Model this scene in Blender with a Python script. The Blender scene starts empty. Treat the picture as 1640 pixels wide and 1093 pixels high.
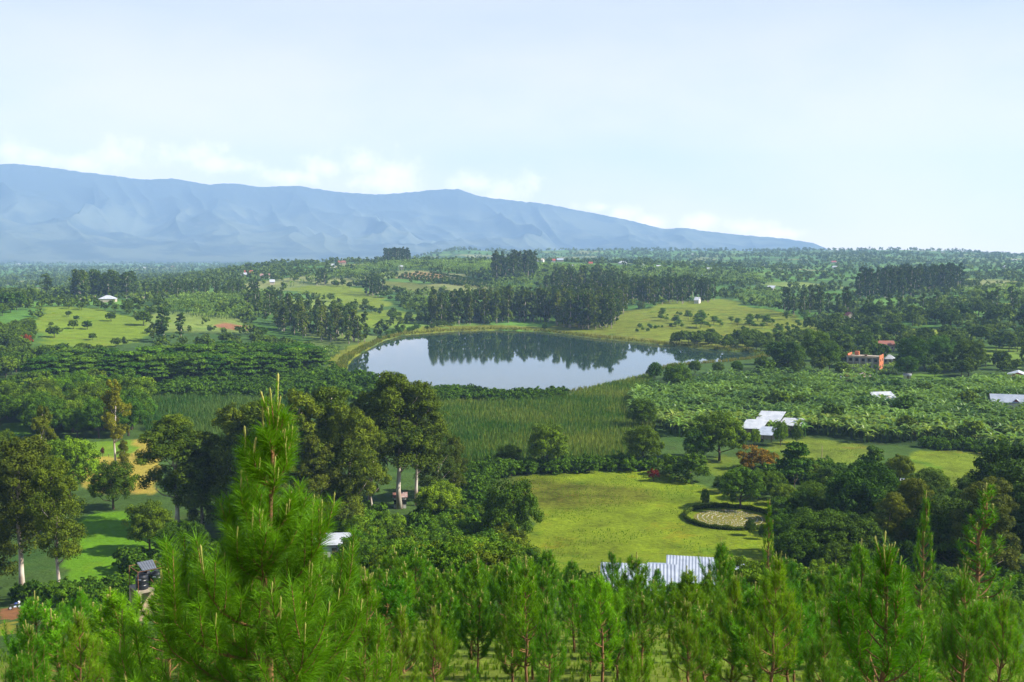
import bpy, math, random
import numpy as np
from mathutils import Vector
R = math.radians
PI = math.pi
scene = bpy.context.scene
COL = scene.collection

# ------------------------------------------------------------------ camera, sky, sun, exposure
F = 1594.0            # focal length in photo pixels (35 mm on a 36 mm frame)
CAMZ = 60.0           # the camera stands 60 m above the lake
HORY = 408.0          # photo row of the horizon
PITCH = math.atan((546.5 - HORY) / F)
cam_d = bpy.data.cameras.new('camera'); cam_d.sensor_width = 36.0; cam_d.lens = 36.0 * F / 1640.0
cam_d.clip_start = 0.3; cam_d.clip_end = 60000
cam = bpy.data.objects.new('camera', cam_d); COL.objects.link(cam)
cam.location = (0, 0, CAMZ); cam.rotation_euler = (PI / 2 - PITCH, 0, 0)
scene.camera = cam

SUN_EL, SUN_AZ = 39.0, 98.0      # azimuth measured from +Y (view direction) towards +X (right)
sun_d = bpy.data.lights.new('sun', 'SUN'); sun_d.energy = 5.0; sun_d.angle = R(0.6); sun_d.color = (1.0, 0.93, 0.80)
sun = bpy.data.objects.new('sun', sun_d); COL.objects.link(sun); sun.location = (200, 40, 300)
sdir = Vector((math.sin(R(SUN_AZ)) * math.cos(R(SUN_EL)), math.cos(R(SUN_AZ)) * math.cos(R(SUN_EL)), math.sin(R(SUN_EL))))
sun.rotation_euler = (-sdir).to_track_quat('-Z', 'Y').to_euler()

scene.view_settings.view_transform = 'Standard'; scene.view_settings.look = 'None'
scene.view_settings.exposure = 1.25; scene.view_settings.gamma = 1.0
scene.cycles.volume_bounces = 2
scene.cycles.max_bounces = 6; scene.cycles.diffuse_bounces = 2; scene.cycles.glossy_bounces = 2
scene.cycles.transmission_bounces = 3; scene.cycles.transparent_max_bounces = 4
scene.cycles.caustics_reflective = False; scene.cycles.caustics_refractive = False

def px_dir(px, py):
    x = (px - 820.0) / F; y = (546.5 - py) / F
    c, s = math.cos(PITCH), math.sin(PITCH)
    return np.array([x, c + y * s, -s + y * c])
def slope_at(px, py):
    d = px_dir(px, py); return d[2] / math.hypot(d[0], d[1])

w = bpy.data.worlds.new('World'); scene.world = w; w.use_nodes = True
nt = w.node_tree; nt.nodes.clear()
def N(tree, t, **kw):
    n = tree.nodes.new(t)
    for k, v in kw.items(): setattr(n, k, v)
    return n
def math_n(tree, op, a, b=None, c=None, clamp=False):
    n = N(tree, 'ShaderNodeMath', operation=op); n.use_clamp = clamp
    for i, v in enumerate((a, b, c)):
        if v is None: continue
        if isinstance(v, (int, float)): n.inputs[i].default_value = v
        else: tree.links.new(v, n.inputs[i])
    return n.outputs[0]
def maprange(tree, v, a, b, c, d, interp='SMOOTHSTEP'):
    n = N(tree, 'ShaderNodeMapRange', interpolation_type=interp)
    tree.links.new(v, n.inputs[0])
    for i, q in enumerate((a, b, c, d)): n.inputs[i + 1].default_value = q
    return n.outputs[0]
def mixrgb(tree, f, a, b, blend='MIX'):
    n = N(tree, 'ShaderNodeMix', data_type='RGBA', blend_type=blend)
    for i, v in ((0, f), (6, a), (7, b)):
        if isinstance(v, (int, float)): n.inputs[i].default_value = v
        elif isinstance(v, tuple): n.inputs[i].default_value = (*v, 1)
        else: tree.links.new(v, n.inputs[i])
    return n.outputs[2]
def noise(tree, vec, scale, detail=4, rough=0.55):
    n = N(tree, 'ShaderNodeTexNoise'); n.inputs['Scale'].default_value = scale
    n.inputs['Detail'].default_value = detail; n.inputs['Roughness'].default_value = rough
    if vec is not None: tree.links.new(vec, n.inputs['Vector'])
    return n.outputs['Fac']

SKY_STRENGTH = 0.075
sky = N(nt, 'ShaderNodeTexSky', sky_type='NISHITA'); sky.sun_disc = False
sky.sun_elevation = R(SUN_EL); sky.sun_rotation = R(SUN_AZ); sky.altitude = 1500; sky.air_density = 1.0; sky.dust_density = 1.2
tc = N(nt, 'ShaderNodeTexCoord'); sep = N(nt, 'ShaderNodeSeparateXYZ')
nt.links.new(tc.outputs['Generated'], sep.inputs[0])
az = math_n(nt, 'ARCTAN2', sep.outputs[0], sep.outputs[1])
el = math_n(nt, 'ARCSINE', sep.outputs[2])
# thin high veil whitening the lower sky
stretch = N(nt, 'ShaderNodeMapping'); stretch.inputs['Scale'].default_value = (1, 1, 2.6)
nt.links.new(tc.outputs['Generated'], stretch.inputs[0])
veil_n = noise(nt, stretch.outputs[0], 2.2, 5, 0.55)
veil = math_n(nt, 'MULTIPLY', maprange(nt, el, R(12), R(32), 1.0, 0.04), maprange(nt, veil_n, 0.25, 0.65, 0.55, 0.95))
VEIL = mixrgb(nt, maprange(nt, el, R(-2), R(13), 0.0, 1.0, 'LINEAR'), (12.4, 9.7, 7.6), (5.05, 5.0, 5.35))
skyc = mixrgb(nt, veil, sky.outputs[0], VEIL)
# cumulus puffs sitting behind the mountain range: (column, row, half width, half height) in photo px -> angles
puffs = [(15, 240, 30, 22), (55, 252, 36, 16), (185, 246, 44, 26), (120, 258, 50, 14), (295, 250, 58, 20), (380, 268, 40, 12), (340, 262, 60, 14),
         (530, 268, 52, 24), (575, 262, 34, 22), (632, 276, 44, 28), (600, 292, 90, 20), (470, 284, 60, 14), (760, 292, 46, 18), (815, 300, 48, 26),
         (960, 332, 40, 10), (990, 342, 34, 16), (1045, 356, 34, 14), (1125, 356, 36, 14), (1190, 364, 60, 14), (1245, 373, 50, 10)]
acc = None
for (cx, cy, hx, hy) in puffs:
    d = px_dir(cx, cy); a0 = math.atan2(d[0], d[1]); e0 = math.asin(d[2] / np.linalg.norm(d))
    u = math_n(nt, 'MULTIPLY', math_n(nt, 'SUBTRACT', az, a0), F / hx)
    v = math_n(nt, 'MULTIPLY', math_n(nt, 'SUBTRACT', el, e0), F / hy)
    q = math_n(nt, 'SUBTRACT', 1.0, math_n(nt, 'SQRT', math_n(nt, 'ADD', math_n(nt, 'MULTIPLY', u, u), math_n(nt, 'MULTIPLY', v, v))))
    acc = q if acc is None else math_n(nt, 'MAXIMUM', acc, q)
cn = noise(nt, tc.outputs['Generated'], 34, 6, 0.6)
cn2 = noise(nt, tc.outputs['Generated'], 110, 4, 0.6)
cd = math_n(nt, 'ADD', acc, math_n(nt, 'MULTIPLY', math_n(nt, 'SUBTRACT', cn, 0.52), 3.2))
cd = math_n(nt, 'ADD', cd, math_n(nt, 'MULTIPLY', math_n(nt, 'SUBTRACT', cn2, 0.5), 0.9))
cmask = maprange(nt, cd, -0.35, 1.15, 0.0, 0.55)
skyc = mixrgb(nt, cmask, skyc, (15.0, 12.4, 10.6))
bg = N(nt, 'ShaderNodeBackground'); bg.inputs['Strength'].default_value = SKY_STRENGTH
nt.links.new(skyc, bg.inputs[0])
wo = N(nt, 'ShaderNodeOutputWorld'); nt.links.new(bg.outputs[0], wo.inputs[0])

# ------------------------------------------------------------------ terrain as a height field
_rng = np.random.default_rng(11)
_L = _rng.random((256, 256))
def vnoise(x, y, s, seed=0):
    x = np.asarray(x, float) / s + seed * 17.3 + 1000.5; y = np.asarray(y, float) / s + seed * 31.7 + 1000.5
    xi = np.floor(x).astype(int); yi = np.floor(y).astype(int); fx = x - xi; fy = y - yi
    fx = fx * fx * (3 - 2 * fx); fy = fy * fy * (3 - 2 * fy)
    g = lambda a, b: _L[a & 255, b & 255]
    return (g(xi, yi) * (1 - fx) + g(xi + 1, yi) * fx) * (1 - fy) + (g(xi, yi + 1) * (1 - fx) + g(xi + 1, yi + 1) * fx) * fy
def fbm(x, y, s, o=4, seed=0):
    t = 0; a = 1; n = 0
    for i in range(o): t = t + a * vnoise(x, y, s / 2 ** i, seed + i); n += a; a *= .5
    return t / n

NEAR = [(0, 58.3), (12, 52.9), (25, 47.3), (40, 42.0), (90, 28.2), (130, 16.0), (165, 6.5), (188, 1.8), (215, .8), (300, .8), (450, .8)]
# for each photo column: (distance, height) or (distance, 'y', photo row)
COLS = {
 -320: [(600, .8), (850, 14), (1200, 14), (2500, 0), (9500, 0)],
 0:   [(590, .8), (650, 'y', 552), (850, 'y', 490), (900, 18), (1100, 16), (1500, 9), (2500, 0), (9500, 0)],
 150: [(590, .8), (650, 'y', 552), (850, 'y', 490), (900, 18), (1100, 17), (1500, 10), (2500, 0), (9500, 0)],
 300: [(590, .8), (650, 'y', 551), (850, 'y', 493), (950, 19), (1150, 21), (1500, 24), (1800, 20), (2600, 2), (9500, 0)],
 450: [(600, .8), (640, 1.2), (850, 'y', 500), (1150, 'y', 460), (1550, 'y', 430), (1850, 'y', 421), (2150, 30), (3000, 5), (9500, 0)],
 600: [(600, .8), (735, .8), (900, 'y', 501), (1200, 'y', 455), (1600, 'y', 426), (1800, 'y', 419), (2150, 30), (3000, 5), (9500, 0)],
 720: [(600, .8), (790, .8), (900, 'y', 502), (1080, 'y', 470), (1300, 'y', 440), (1750, 'y', 418.5), (2150, 34), (3100, 34), (4000, 'y', 397), (4700, 25), (6000, 2), (9500, 0)],
 800: [(600, .8), (790, .8), (900, 'y', 503), (1080, 'y', 472), (1300, 'y', 443), (1750, 'y', 418), (2150, 34), (3100, 24), (4000, 'y', 403), (4700, 25), (6000, 2), (9500, 0)],
 900: [(600, .8), (790, .8), (900, 'y', 510), (1100, 'y', 472), (1350, 'y', 442), (1750, 'y', 419), (2150, 34), (3100, 25), (4200, 'y', 401), (5000, 30), (6500, 4), (9500, 0)],
 1050: [(600, .8), (690, .8), (880, 'y', 501), (1100, 'y', 472), (1400, 'y', 441), (1700, 'y', 425), (1900, 44), (2300, 32), (3100, 35), (4300, 'y', 402), (5200, 40), (9500, 0)],
 1200: [(560, .8), (625, .8), (800, 'y', 520), (950, 'y', 491), (1150, 'y', 472), (1400, 'y', 451), (1800, 'y', 432), (2200, 31), (3000, 'y', 419), (4400, 'y', 402), (5500, 45), (9500, 10)],
 1350: [(560, .8), (640, 1.2), (700, 2), (900, 'y', 501), (1200, 'y', 471), (1700, 'y', 442), (2500, 'y', 425), (4400, 'y', 400.5), (6000, 55), (9500, 20)],
 1490: [(560, .8), (700, 2), (900, 'y', 500), (1200, 'y', 471), (1600, 'y', 450), (2300, 'y', 431), (3200, 'y', 416), (4300, 'y', 399), (5500, 55), (9500, 20)],
 1640: [(560, .8), (700, 2), (900, 'y', 500), (1200, 'y', 471), (1900, 'y', 441), (2700, 'y', 426), (4300, 'y', 410), (6000, 35), (9500, 10)],
 1960: [(560, .8), (700, 2), (900, 8), (1200, 13), (1900, 22), (4300, 50), (9500, 10)],
}
_az_g = np.linspace(R(-45), R(45), 181)
_ld_g = np.linspace(0, math.log(12500 / 30.0 + 1), 380)
_D = 30.0 * (np.exp(_ld_g) - 1)
_ks = sorted(COLS); _tab = []
for k in _ks:
    pts = list(NEAR)
    for e in COLS[k]:
        pts.append((e[0], CAMZ + slope_at(k, e[2]) * e[0]) if len(e) == 3 else e)
    ds, zs = zip(*pts); _tab.append(np.interp(_D, ds, zs))
_tab = np.array(_tab); _kaz = np.array([math.atan2((k - 820) / F, math.cos(PITCH)) for k in _ks])
_G = np.array([[np.interp(a, _kaz, _tab[:, j]) for j in range(len(_D))] for a in _az_g])
for _ in range(3):
    P_ = np.pad(_G, 2, mode='edge')
    _G = (P_[0:-4, 2:-2] + 2 * P_[1:-3, 2:-2] + 3 * P_[2:-2, 2:-2] + 2 * P_[3:-1, 2:-2] + P_[4:, 2:-2]) / 9
    P_ = np.pad(_G, 1, mode='edge')
    _G = (P_[1:-1, 0:-2] + 2 * P_[1:-1, 1:-1] + P_[1:-1, 2:]) / 4

LAKE_PX = [(554, 600), (558, 585), (566, 574), (590, 560), (615, 546), (650, 537), (720, 531.5), (800, 529), (870, 532), (950, 542),
           (1000, 547), (1080, 555), (1150, 562), (1200, 566), (1215, 574), (1150, 581), (1080, 586), (1050, 591), (1030, 604), (1005, 612), (960, 621),
           (905, 629), (840, 632), (770, 630), (700, 624), (640, 620), (590, 613), (565, 607)]
def lake_pt(px, py):
    d = px_dir(px, py); t = -CAMZ / d[2]; return (d[0] * t, d[1] * t)
LAKE = np.array([lake_pt(*p) for p in LAKE_PX])
def inpoly(x, y, poly):
    x = np.asarray(x); y = np.asarray(y); c = np.zeros(x.shape, bool); n = len(poly)
    for i in range(n):
        x1, y1 = poly[i]; x2, y2 = poly[i - 1]
        if y1 == y2: continue
        m = ((y1 > y) != (y2 > y)) & (x < (x2 - x1) * (y - y1) / (y2 - y1) + x1)
        c ^= m
    return c
def sdf(x, y, poly):
    x = np.asarray(x, float); y = np.asarray(y, float); d = np.full(x.shape, 1e9); n = len(poly)
    for i in range(n):
        ax, ay = poly[i - 1]; bx, by = poly[i]; ex, ey = bx - ax, by - ay
        t = np.clip(((x - ax) * ex + (y - ay) * ey) / (ex * ex + ey * ey + 1e-9), 0, 1)
        d = np.minimum(d, np.hypot(x - ax - t * ex, y - ay - t * ey))
    return np.where(inpoly(x, y, poly), -d, d)
def plots(x, y, size):
    """jittered cells: a value per plot and the distance to the nearest plot border"""
    xx = (x * .94 + y * .34) / size + 500.; yy = (y * .94 - x * .34) / (size * 1.5) + 500.
    xi = np.floor(xx).astype(int); yi = np.floor(yy).astype(int); f1 = np.full(x.shape, 9.); f2 = f1.copy(); v = np.zeros(x.shape)
    for dx in (-1, 0, 1):
        for dy in (-1, 0, 1):
            a, b = xi + dx, yi + dy; jx = _L[a & 255, b & 255]; jy = _L[(b + 91) & 255, (a + 37) & 255]; vv = _L[(a + 150) & 255, (b + 53) & 255]
            d = np.maximum(np.abs(xx - a - .15 - .7 * jx), np.abs(yy - b - .15 - .7 * jy)) + .25 * np.hypot(xx - a - jx, yy - b - jy)
            m = d < f1; f2 = np.where(m, f1, np.minimum(f2, d)); v = np.where(m, vv, v); f1 = np.where(m, d, f1)
    return v, (f2 - f1) * size * .5
def height(x, y):
    x = np.atleast_1d(np.asarray(x, float)); y = np.atleast_1d(np.asarray(y, float))
    d = np.hypot(x, y); a = np.arctan2(x, np.maximum(y, 1e-6))
    a = np.where(y < 0, np.sign(x + 1e-9) * R(45), a)
    d2 = np.where(y < 0, np.minimum(d, np.abs(x)) , d)
    fa = np.clip((a - _az_g[0]) / (_az_g[1] - _az_g[0]), 0, len(_az_g) - 1.001)
    fd = np.clip(np.log(d2 / 30.0 + 1) / (_ld_g[1] - _ld_g[0]), 0, len(_ld_g) - 1.001)
    i = fa.astype(int); j = fd.astype(int); u = fa - i; v = fd - j
    z = (_G[i, j] * (1 - u) + _G[i + 1, j] * u) * (1 - v) + (_G[i, j + 1] * (1 - u) + _G[i + 1, j + 1] * u) * v
    amp = np.interp(d, [0, 60, 200, 600, 900, 1500, 3000, 9000], [0, .5, .5, .5, 3.0, 7.0, 16, 10])
    n = fbm(x, y, 90, 3, 3) - .5; n2 = fbm(x, y, 700, 3, 9) - .5
    z = z + np.where(d < 1000, n, 0.4 * n + 0.6 * n2 * 1.6) * amp
    near = (d > 330) & (d < 1150)
    if near.any():
        s = sdf(x[near], y[near], LAKE); zz = z[near]
        zz = np.where(s < 0, -0.4 - np.minimum(-s * .1, 4), np.minimum(np.maximum(zz, 0.35), 0.35 + np.maximum(s, 0) * .16))
        z[near] = zz
    return z
_T = np.geomspace(9, 11600, 1600)
def gpt(px, py):
    """where the ray through a photo pixel meets the ground"""
    d = px_dir(px, py); d = d / math.hypot(d[0], d[1])
    g = height(d[0] * _T, d[1] * _T); r = CAMZ + d[2] * _T
    k = np.argmax(r < g)
    if k == 0: k = len(_T) - 1
    a = (r[k - 1] - g[k - 1]); b = (g[k] - r[k]); t = _T[k - 1] + (_T[k] - _T[k - 1]) * (a / (a + b) if a + b > 0 else .5)
    return np.array([d[0] * t, d[1] * t, float(height(d[0] * t, d[1] * t)[0])])
def at_dist(px, dist):
    d = px_dir(px, 500); a = math.atan2(d[0], d[1]); x, y = math.sin(a) * dist, math.cos(a) * dist
    return np.array([x, y, float(height(x, y)[0])])
def to_px(x, y, z):
    c, s = math.cos(PITCH), math.sin(PITCH); zz = z - CAMZ
    fwd = y * c - zz * s; up = y * s + zz * c
    return 820 + F * x / fwd, 546.5 - F * up / fwd
def wpoly(pp): return np.array([gpt(*p)[:2] for p in pp])

# ------------------------------------------------------------------ object helpers
def tag(o, label=None, cat=None, group=None, kind=None):
    if label: o['label'] = label
    if cat: o['category'] = cat
    if group: o['group'] = group
    if kind: o['kind'] = kind
    return o
def link(o, parent=None):
    COL.objects.link(o)
    if parent is not None: o.parent = parent
    return o
def empty(name, loc, rz=0, sc=None):
    o = bpy.data.objects.new(name, None); o.empty_display_size = 0.5
    o.location = [float(v) for v in loc]; o.rotation_euler = (0, 0, rz)
    if sc: o.scale = sc
    return link(o)
class MB:
    """collects quads / triangles into one mesh"""
    def __init__(s): s.v = []; s.f4 = []; s.f3 = []; s.m4 = []; s.m3 = []; s.t4 = []; s.t3 = []; s.n = 0
    def add(s, V, F4=None, F3=None, m=0, tint=0.5):
        V = np.asarray(V, float).reshape(-1, 3)
        for Fc, fl, ml, tl in ((F4, s.f4, s.m4, s.t4), (F3, s.f3, s.m3, s.t3)):
            if Fc is None or len(Fc) == 0: continue
            Fc = np.asarray(Fc, int); fl.append(Fc + s.n); ml.append(np.full(len(Fc), m))
            t = np.full(len(Fc), tint) if np.isscalar(tint) else np.asarray(tint); tl.append(t)
        s.v.append(V); s.n += len(V); return s
    def box(s, c, size, rz=0, m=0, taper=1.0, rx=0, ry=0):
        x, y, z = [q / 2 for q in size]
        V = np.array([(sx * x * (taper if sz > 0 else 1), sy * y * (taper if sz > 0 else 1), sz * z) for sz in (-1, 1) for sy in (-1, 1) for sx in (-1, 1)])
        if rx: V = V @ np.array([[1, 0, 0], [0, math.cos(rx), math.sin(rx)], [0, -math.sin(rx), math.cos(rx)]])
        if ry: V = V @ np.array([[math.cos(ry), 0, -math.sin(ry)], [0, 1, 0], [math.sin(ry), 0, math.cos(ry)]])
        if rz: V = V @ np.array([[math.cos(rz), math.sin(rz), 0], [-math.sin(rz), math.cos(rz), 0], [0, 0, 1]])
        return s.add(V + np.array(c), [(0, 2, 3, 1), (4, 5, 7, 6), (0, 1, 5, 4), (2, 6, 7, 3), (0, 4, 6, 2), (1, 3, 7, 5)], m=m)
    def tube(s, pts, rad, sides=7, m=0, cap=True, tint=.5):
        pts = np.asarray(pts, float); n = len(pts); rad = np.broadcast_to(rad, (n,))
        V = []
        for i in range(n):
            t = pts[min(i + 1, n - 1)] - pts[max(i - 1, 0)]; t = t / (np.linalg.norm(t) + 1e-9)
            a = np.cross(t, (0, 0, 1) if abs(t[2]) < .9 else (1, 0, 0)); a /= np.linalg.norm(a); b = np.cross(t, a)
            for k in range(sides):
                q = 2 * PI * k / sides; V.append(pts[i] + rad[i] * (math.cos(q) * a + math.sin(q) * b))
        Fq = [(i * sides + k, i * sides + (k + 1) % sides, (i + 1) * sides + (k + 1) % sides, (i + 1) * sides + k) for i in range(n - 1) for k in range(sides)]
        F3 = []
        if cap:
            V.append(pts[-1]); c = len(V) - 1
            F3 = [((n - 1) * sides + k, (n - 1) * sides + (k + 1) % sides, c) for k in range(sides)]
            V.append(pts[0]); c = len(V) - 1
            F3 += [((k + 1) % sides, k, c) for k in range(sides)]
        return s.add(V, Fq, F3, m=m, tint=tint)
    def mesh(s, name, mats, smooth=False):
        me = bpy.data.meshes.new(name)
        V = np.concatenate(s.v).astype(np.float32)
        q = np.concatenate(s.f4) if s.f4 else np.zeros((0, 4), int); t = np.concatenate(s.f3) if s.f3 else np.zeros((0, 3), int)
        nl = q.size + t.size; npoly = len(q) + len(t)
        me.vertices.add(len(V)); me.vertices.foreach_set('co', V.ravel())
        me.loops.add(nl); me.loops.foreach_set('vertex_index', np.concatenate([q.ravel(), t.ravel()]).astype(np.int32))
        me.polygons.add(npoly)
        st = np.concatenate([np.arange(len(q)) * 4, q.size + np.arange(len(t)) * 3]).astype(np.int32)
        me.polygons.foreach_set('loop_start', st)
        mi = np.concatenate([*(s.m4 or [np.zeros(0)]), *(s.m3 or [np.zeros(0)])]).astype(np.int32)
        me.polygons.foreach_set('material_index', mi)
        me.polygons.foreach_set('use_smooth', np.full(npoly, bool(smooth)))
        tt = np.concatenate([*(s.t4 or [np.zeros(0)]), *(s.t3 or [np.zeros(0)])]).astype(np.float32)
        at = me.attributes.new('tint', 'FLOAT', 'FACE'); at.data.foreach_set('value', tt)
        for mt in mats: me.materials.append(mt)
        me.update(calc_edges=True); me.validate(); return me
    def build(s, name, mats, parent=None, smooth=False):
        if not isinstance(mats, (list, tuple)): mats = [mats]
        return link(bpy.data.objects.new(name, s.mesh(name, mats, smooth)), parent)

# ------------------------------------------------------------------ materials
def new_mat(name):
    m = bpy.data.materials.new(name); m.use_nodes = True; t = m.node_tree; t.nodes.clear()
    out = N(t, 'ShaderNodeOutputMaterial'); return m, t, out
ALB = 0.80
def mat_leaf(name, c1, c2, trans=0.22, rough=0.75, spec=0.08):
    """foliage: colour varies from leaf to leaf (tint), plant to plant (random, object colour)"""
    c1 = tuple(q * .92 for q in c1); c2 = tuple(q * .95 for q in c2); m, t, out = new_mat(name)
    at = N(t, 'ShaderNodeAttribute', attribute_name='tint'); oi = N(t, 'ShaderNodeObjectInfo')
    c = mixrgb(t, at.outputs['Fac'], c1, c2)
    c = mixrgb(t, 1.0, c, oi.outputs['Color'], 'MULTIPLY')
    br = math_n(t, 'MULTIPLY_ADD', oi.outputs['Random'], 0.4, 0.8)
    hs = N(t, 'ShaderNodeHueSaturation'); t.links.new(c, hs.inputs['Color']); t.links.new(br, hs.inputs['Value'])
    h = math_n(t, 'MULTIPLY_ADD', oi.outputs['Random'], -0.035, 0.516); t.links.new(h, hs.inputs['Hue'])
    p = N(t, 'ShaderNodeBsdfPrincipled'); t.links.new(hs.outputs[0], p.inputs['Base Color'])
    p.inputs['Roughness'].default_value = rough; p.inputs['Specular IOR Level'].default_value = spec
    tr = N(t, 'ShaderNodeBsdfTranslucent'); t.links.new(mixrgb(t, 1.0, hs.outputs[0], (1.5, 1.35, .6), 'MULTIPLY'), tr.inputs[0])
    mx = N(t, 'ShaderNodeMixShader'); mx.inputs[0].default_value = trans
    t.links.new(p.outputs[0], mx.inputs[1]); t.links.new(tr.outputs[0], mx.inputs[2]); t.links.new(mx.outputs[0], out.inputs[0])
    return m
def mat_plain(name, c, c2=None, scale=3.0, rough=0.7, spec=0.3, metal=0.0, bump=0.0, stretch=(1, 1, 1), lo=.35, hi=.65):
    c2 = tuple(q * ALB for q in (c2 or tuple(q * .7 for q in c))); c = tuple(q * ALB for q in c); m, t, out = new_mat(name)
    tcn = N(t, 'ShaderNodeTexCoord'); mp = N(t, 'ShaderNodeMapping'); mp.inputs['Scale'].default_value = stretch
    t.links.new(tcn.outputs['Object'], mp.inputs[0])
    n = noise(t, mp.outputs[0], scale, 5, .6)
    col = mixrgb(t, maprange(t, n, lo, hi, 0, 1), c, c2 or tuple(q * .7 for q in c))
    p = N(t, 'ShaderNodeBsdfPrincipled'); t.links.new(col, p.inputs['Base Color'])
    p.inputs['Roughness'].default_value = rough; p.inputs['Specular IOR Level'].default_value = spec; p.inputs['Metallic'].default_value = metal
    if bump:
        b = N(t, 'ShaderNodeBump'); b.inputs['Distance'].default_value = bump; t.links.new(n, b.inputs['Height']); t.links.new(b.outputs[0], p.inputs['Normal'])
    t.links.new(p.outputs[0], out.inputs[0]); return m
M = {}
M['euc'] = mat_leaf('eucalyptus_leaf', (.020, .044, .004), (.175, .215, .014))
M['euc_far'] = mat_leaf('eucalyptus_leaf_far', (.013, .038, .006), (.135, .205, .025))
M['broad'] = mat_leaf('broad_leaf', (.012, .036, .003), (.155, .250, .010))
M['flat'] = mat_leaf('feathery_leaf', (.014, .058, .004), (.140, .260, .012))
M['shrub'] = mat_leaf('shrub_leaf', (.018, .055, .003), (.185, .300, .010))
M['banana'] = mat_leaf('banana_leaf', (.018, .065, .005), (.235, .365, .050), trans=.3, rough=.45, spec=.22)
M['pine'] = mat_leaf('pine_needle', (.018, .090, .002), (.165, .370, .006), trans=.35, rough=.5, spec=.15)
M['reed'] = mat_leaf('reed_leaf', (.045, .105, .015), (.215, .215, .050), trans=.3)
M['red_leaf'] = mat_leaf('red_leaf', (.13, .012, .010), (.28, .04, .03))
M['candle'] = mat_plain('pine_candle', (.34, .33, .08), (.24, .26, .05), rough=.7)
M['bark_pale'] = mat_plain('bark_pale', (.62, .56, .48), (.34, .24, .17), 1.2, rough=.85, stretch=(1, 1, .25))
M['bark_dark'] = mat_plain('bark_dark', (.13, .095, .065), (.07, .05, .035), 3, rough=.9)
M['bark_pine'] = mat_plain('bark_pine', (.30, .15, .06), (.15, .08, .04), 14, rough=.9, bump=.01, stretch=(1, 1, .4))
M['sheet_white'] = mat_plain('sheet_metal_white', (.55, .57, .61), (.40, .43, .48), .5, rough=.45, spec=.5)
M['sheet_grey'] = mat_plain('sheet_metal_grey', (.42, .47, .56), (.30, .34, .42), .6, rough=.5, spec=.5)
M['sheet_blue'] = mat_plain('sheet_metal_blue_grey', (.34, .40, .54), (.26, .31, .44), .6, rough=.5, spec=.5)
M['sheet_dark'] = mat_plain('sheet_metal_dark', (.16, .18, .21), (.11, .12, .15), .6, rough=.6)
M['sheet_ribbed'] = mat_plain('sheet_metal_ribbed', (.38, .42, .50), (.29, .33, .41), .6, rough=.45, spec=.5)
M['rust'] = mat_plain('rusty_sheet', (.36, .10, .055), (.25, .14, .12), 1.5, rough=.85)
M['rust_pale'] = mat_plain('weathered_sheet', (.40, .33, .33), (.30, .12, .08), 1.2, rough=.85)
M['tile_red'] = mat_plain('roof_red', (.42, .09, .07), (.30, .08, .06), 1.0, rough=.8)
M['brick'] = mat_plain('brick_orange', (.62, .20, .08), (.46, .15, .07), 1.2, rough=.9)
M['concrete'] = mat_plain('concrete', (.44, .37, .28), (.28, .24, .18), .8, rough=.9)
M['concrete_tan'] = mat_plain('concrete_tan', (.55, .43, .28), (.30, .23, .15), 1.1, rough=.9)
M['plaster'] = mat_plain('plaster', (.55, .48, .38), (.42, .37, .30), .6, rough=.9)
M['plaster_white'] = mat_plain('plaster_white', (.72, .70, .66), (.58, .55, .52), .6, rough=.9)
M['wood'] = mat_plain('wood_dark', (.20, .13, .08), (.12, .08, .05), 2, rough=.9)
M['dark'] = mat_plain('window_dark', (.025, .03, .035), (.015, .02, .02), 1, rough=.25)
M['tank'] = mat_plain('tank_black', (.012, .014, .022), (.02, .024, .034), 2, rough=.4, spec=.5)
M['rust_bar'] = mat_plain('rusty_bar', (.30, .13, .06), (.2, .08, .04), 4, rough=.8)
M['stone'] = mat_plain('white_stone', (.55, .52, .42), (.36, .33, .25), 2, rough=.9)
M['hide'] = mat_plain('cow_hide', (.75, .72, .66), (.02, .018, .016), 1.3, rough=.8, lo=.5, hi=.53)
M['soil'] = mat_plain('bare_soil', (.36, .16, .07), (.22, .12, .05), .8, rough=1)
M['blue'] = mat_plain('blue_paint', (.04, .08, .35), (.03, .06, .25), 1, rough=.4, spec=.5)
M['white_paint'] = mat_plain('white_paint', (.8, .8, .8), (.7, .7, .7), 1, rough=.4, spec=.5)
M['rubber'] = mat_plain('rubber', (.02, .02, .02), (.03, .03, .03), 1, rough=.8)

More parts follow.
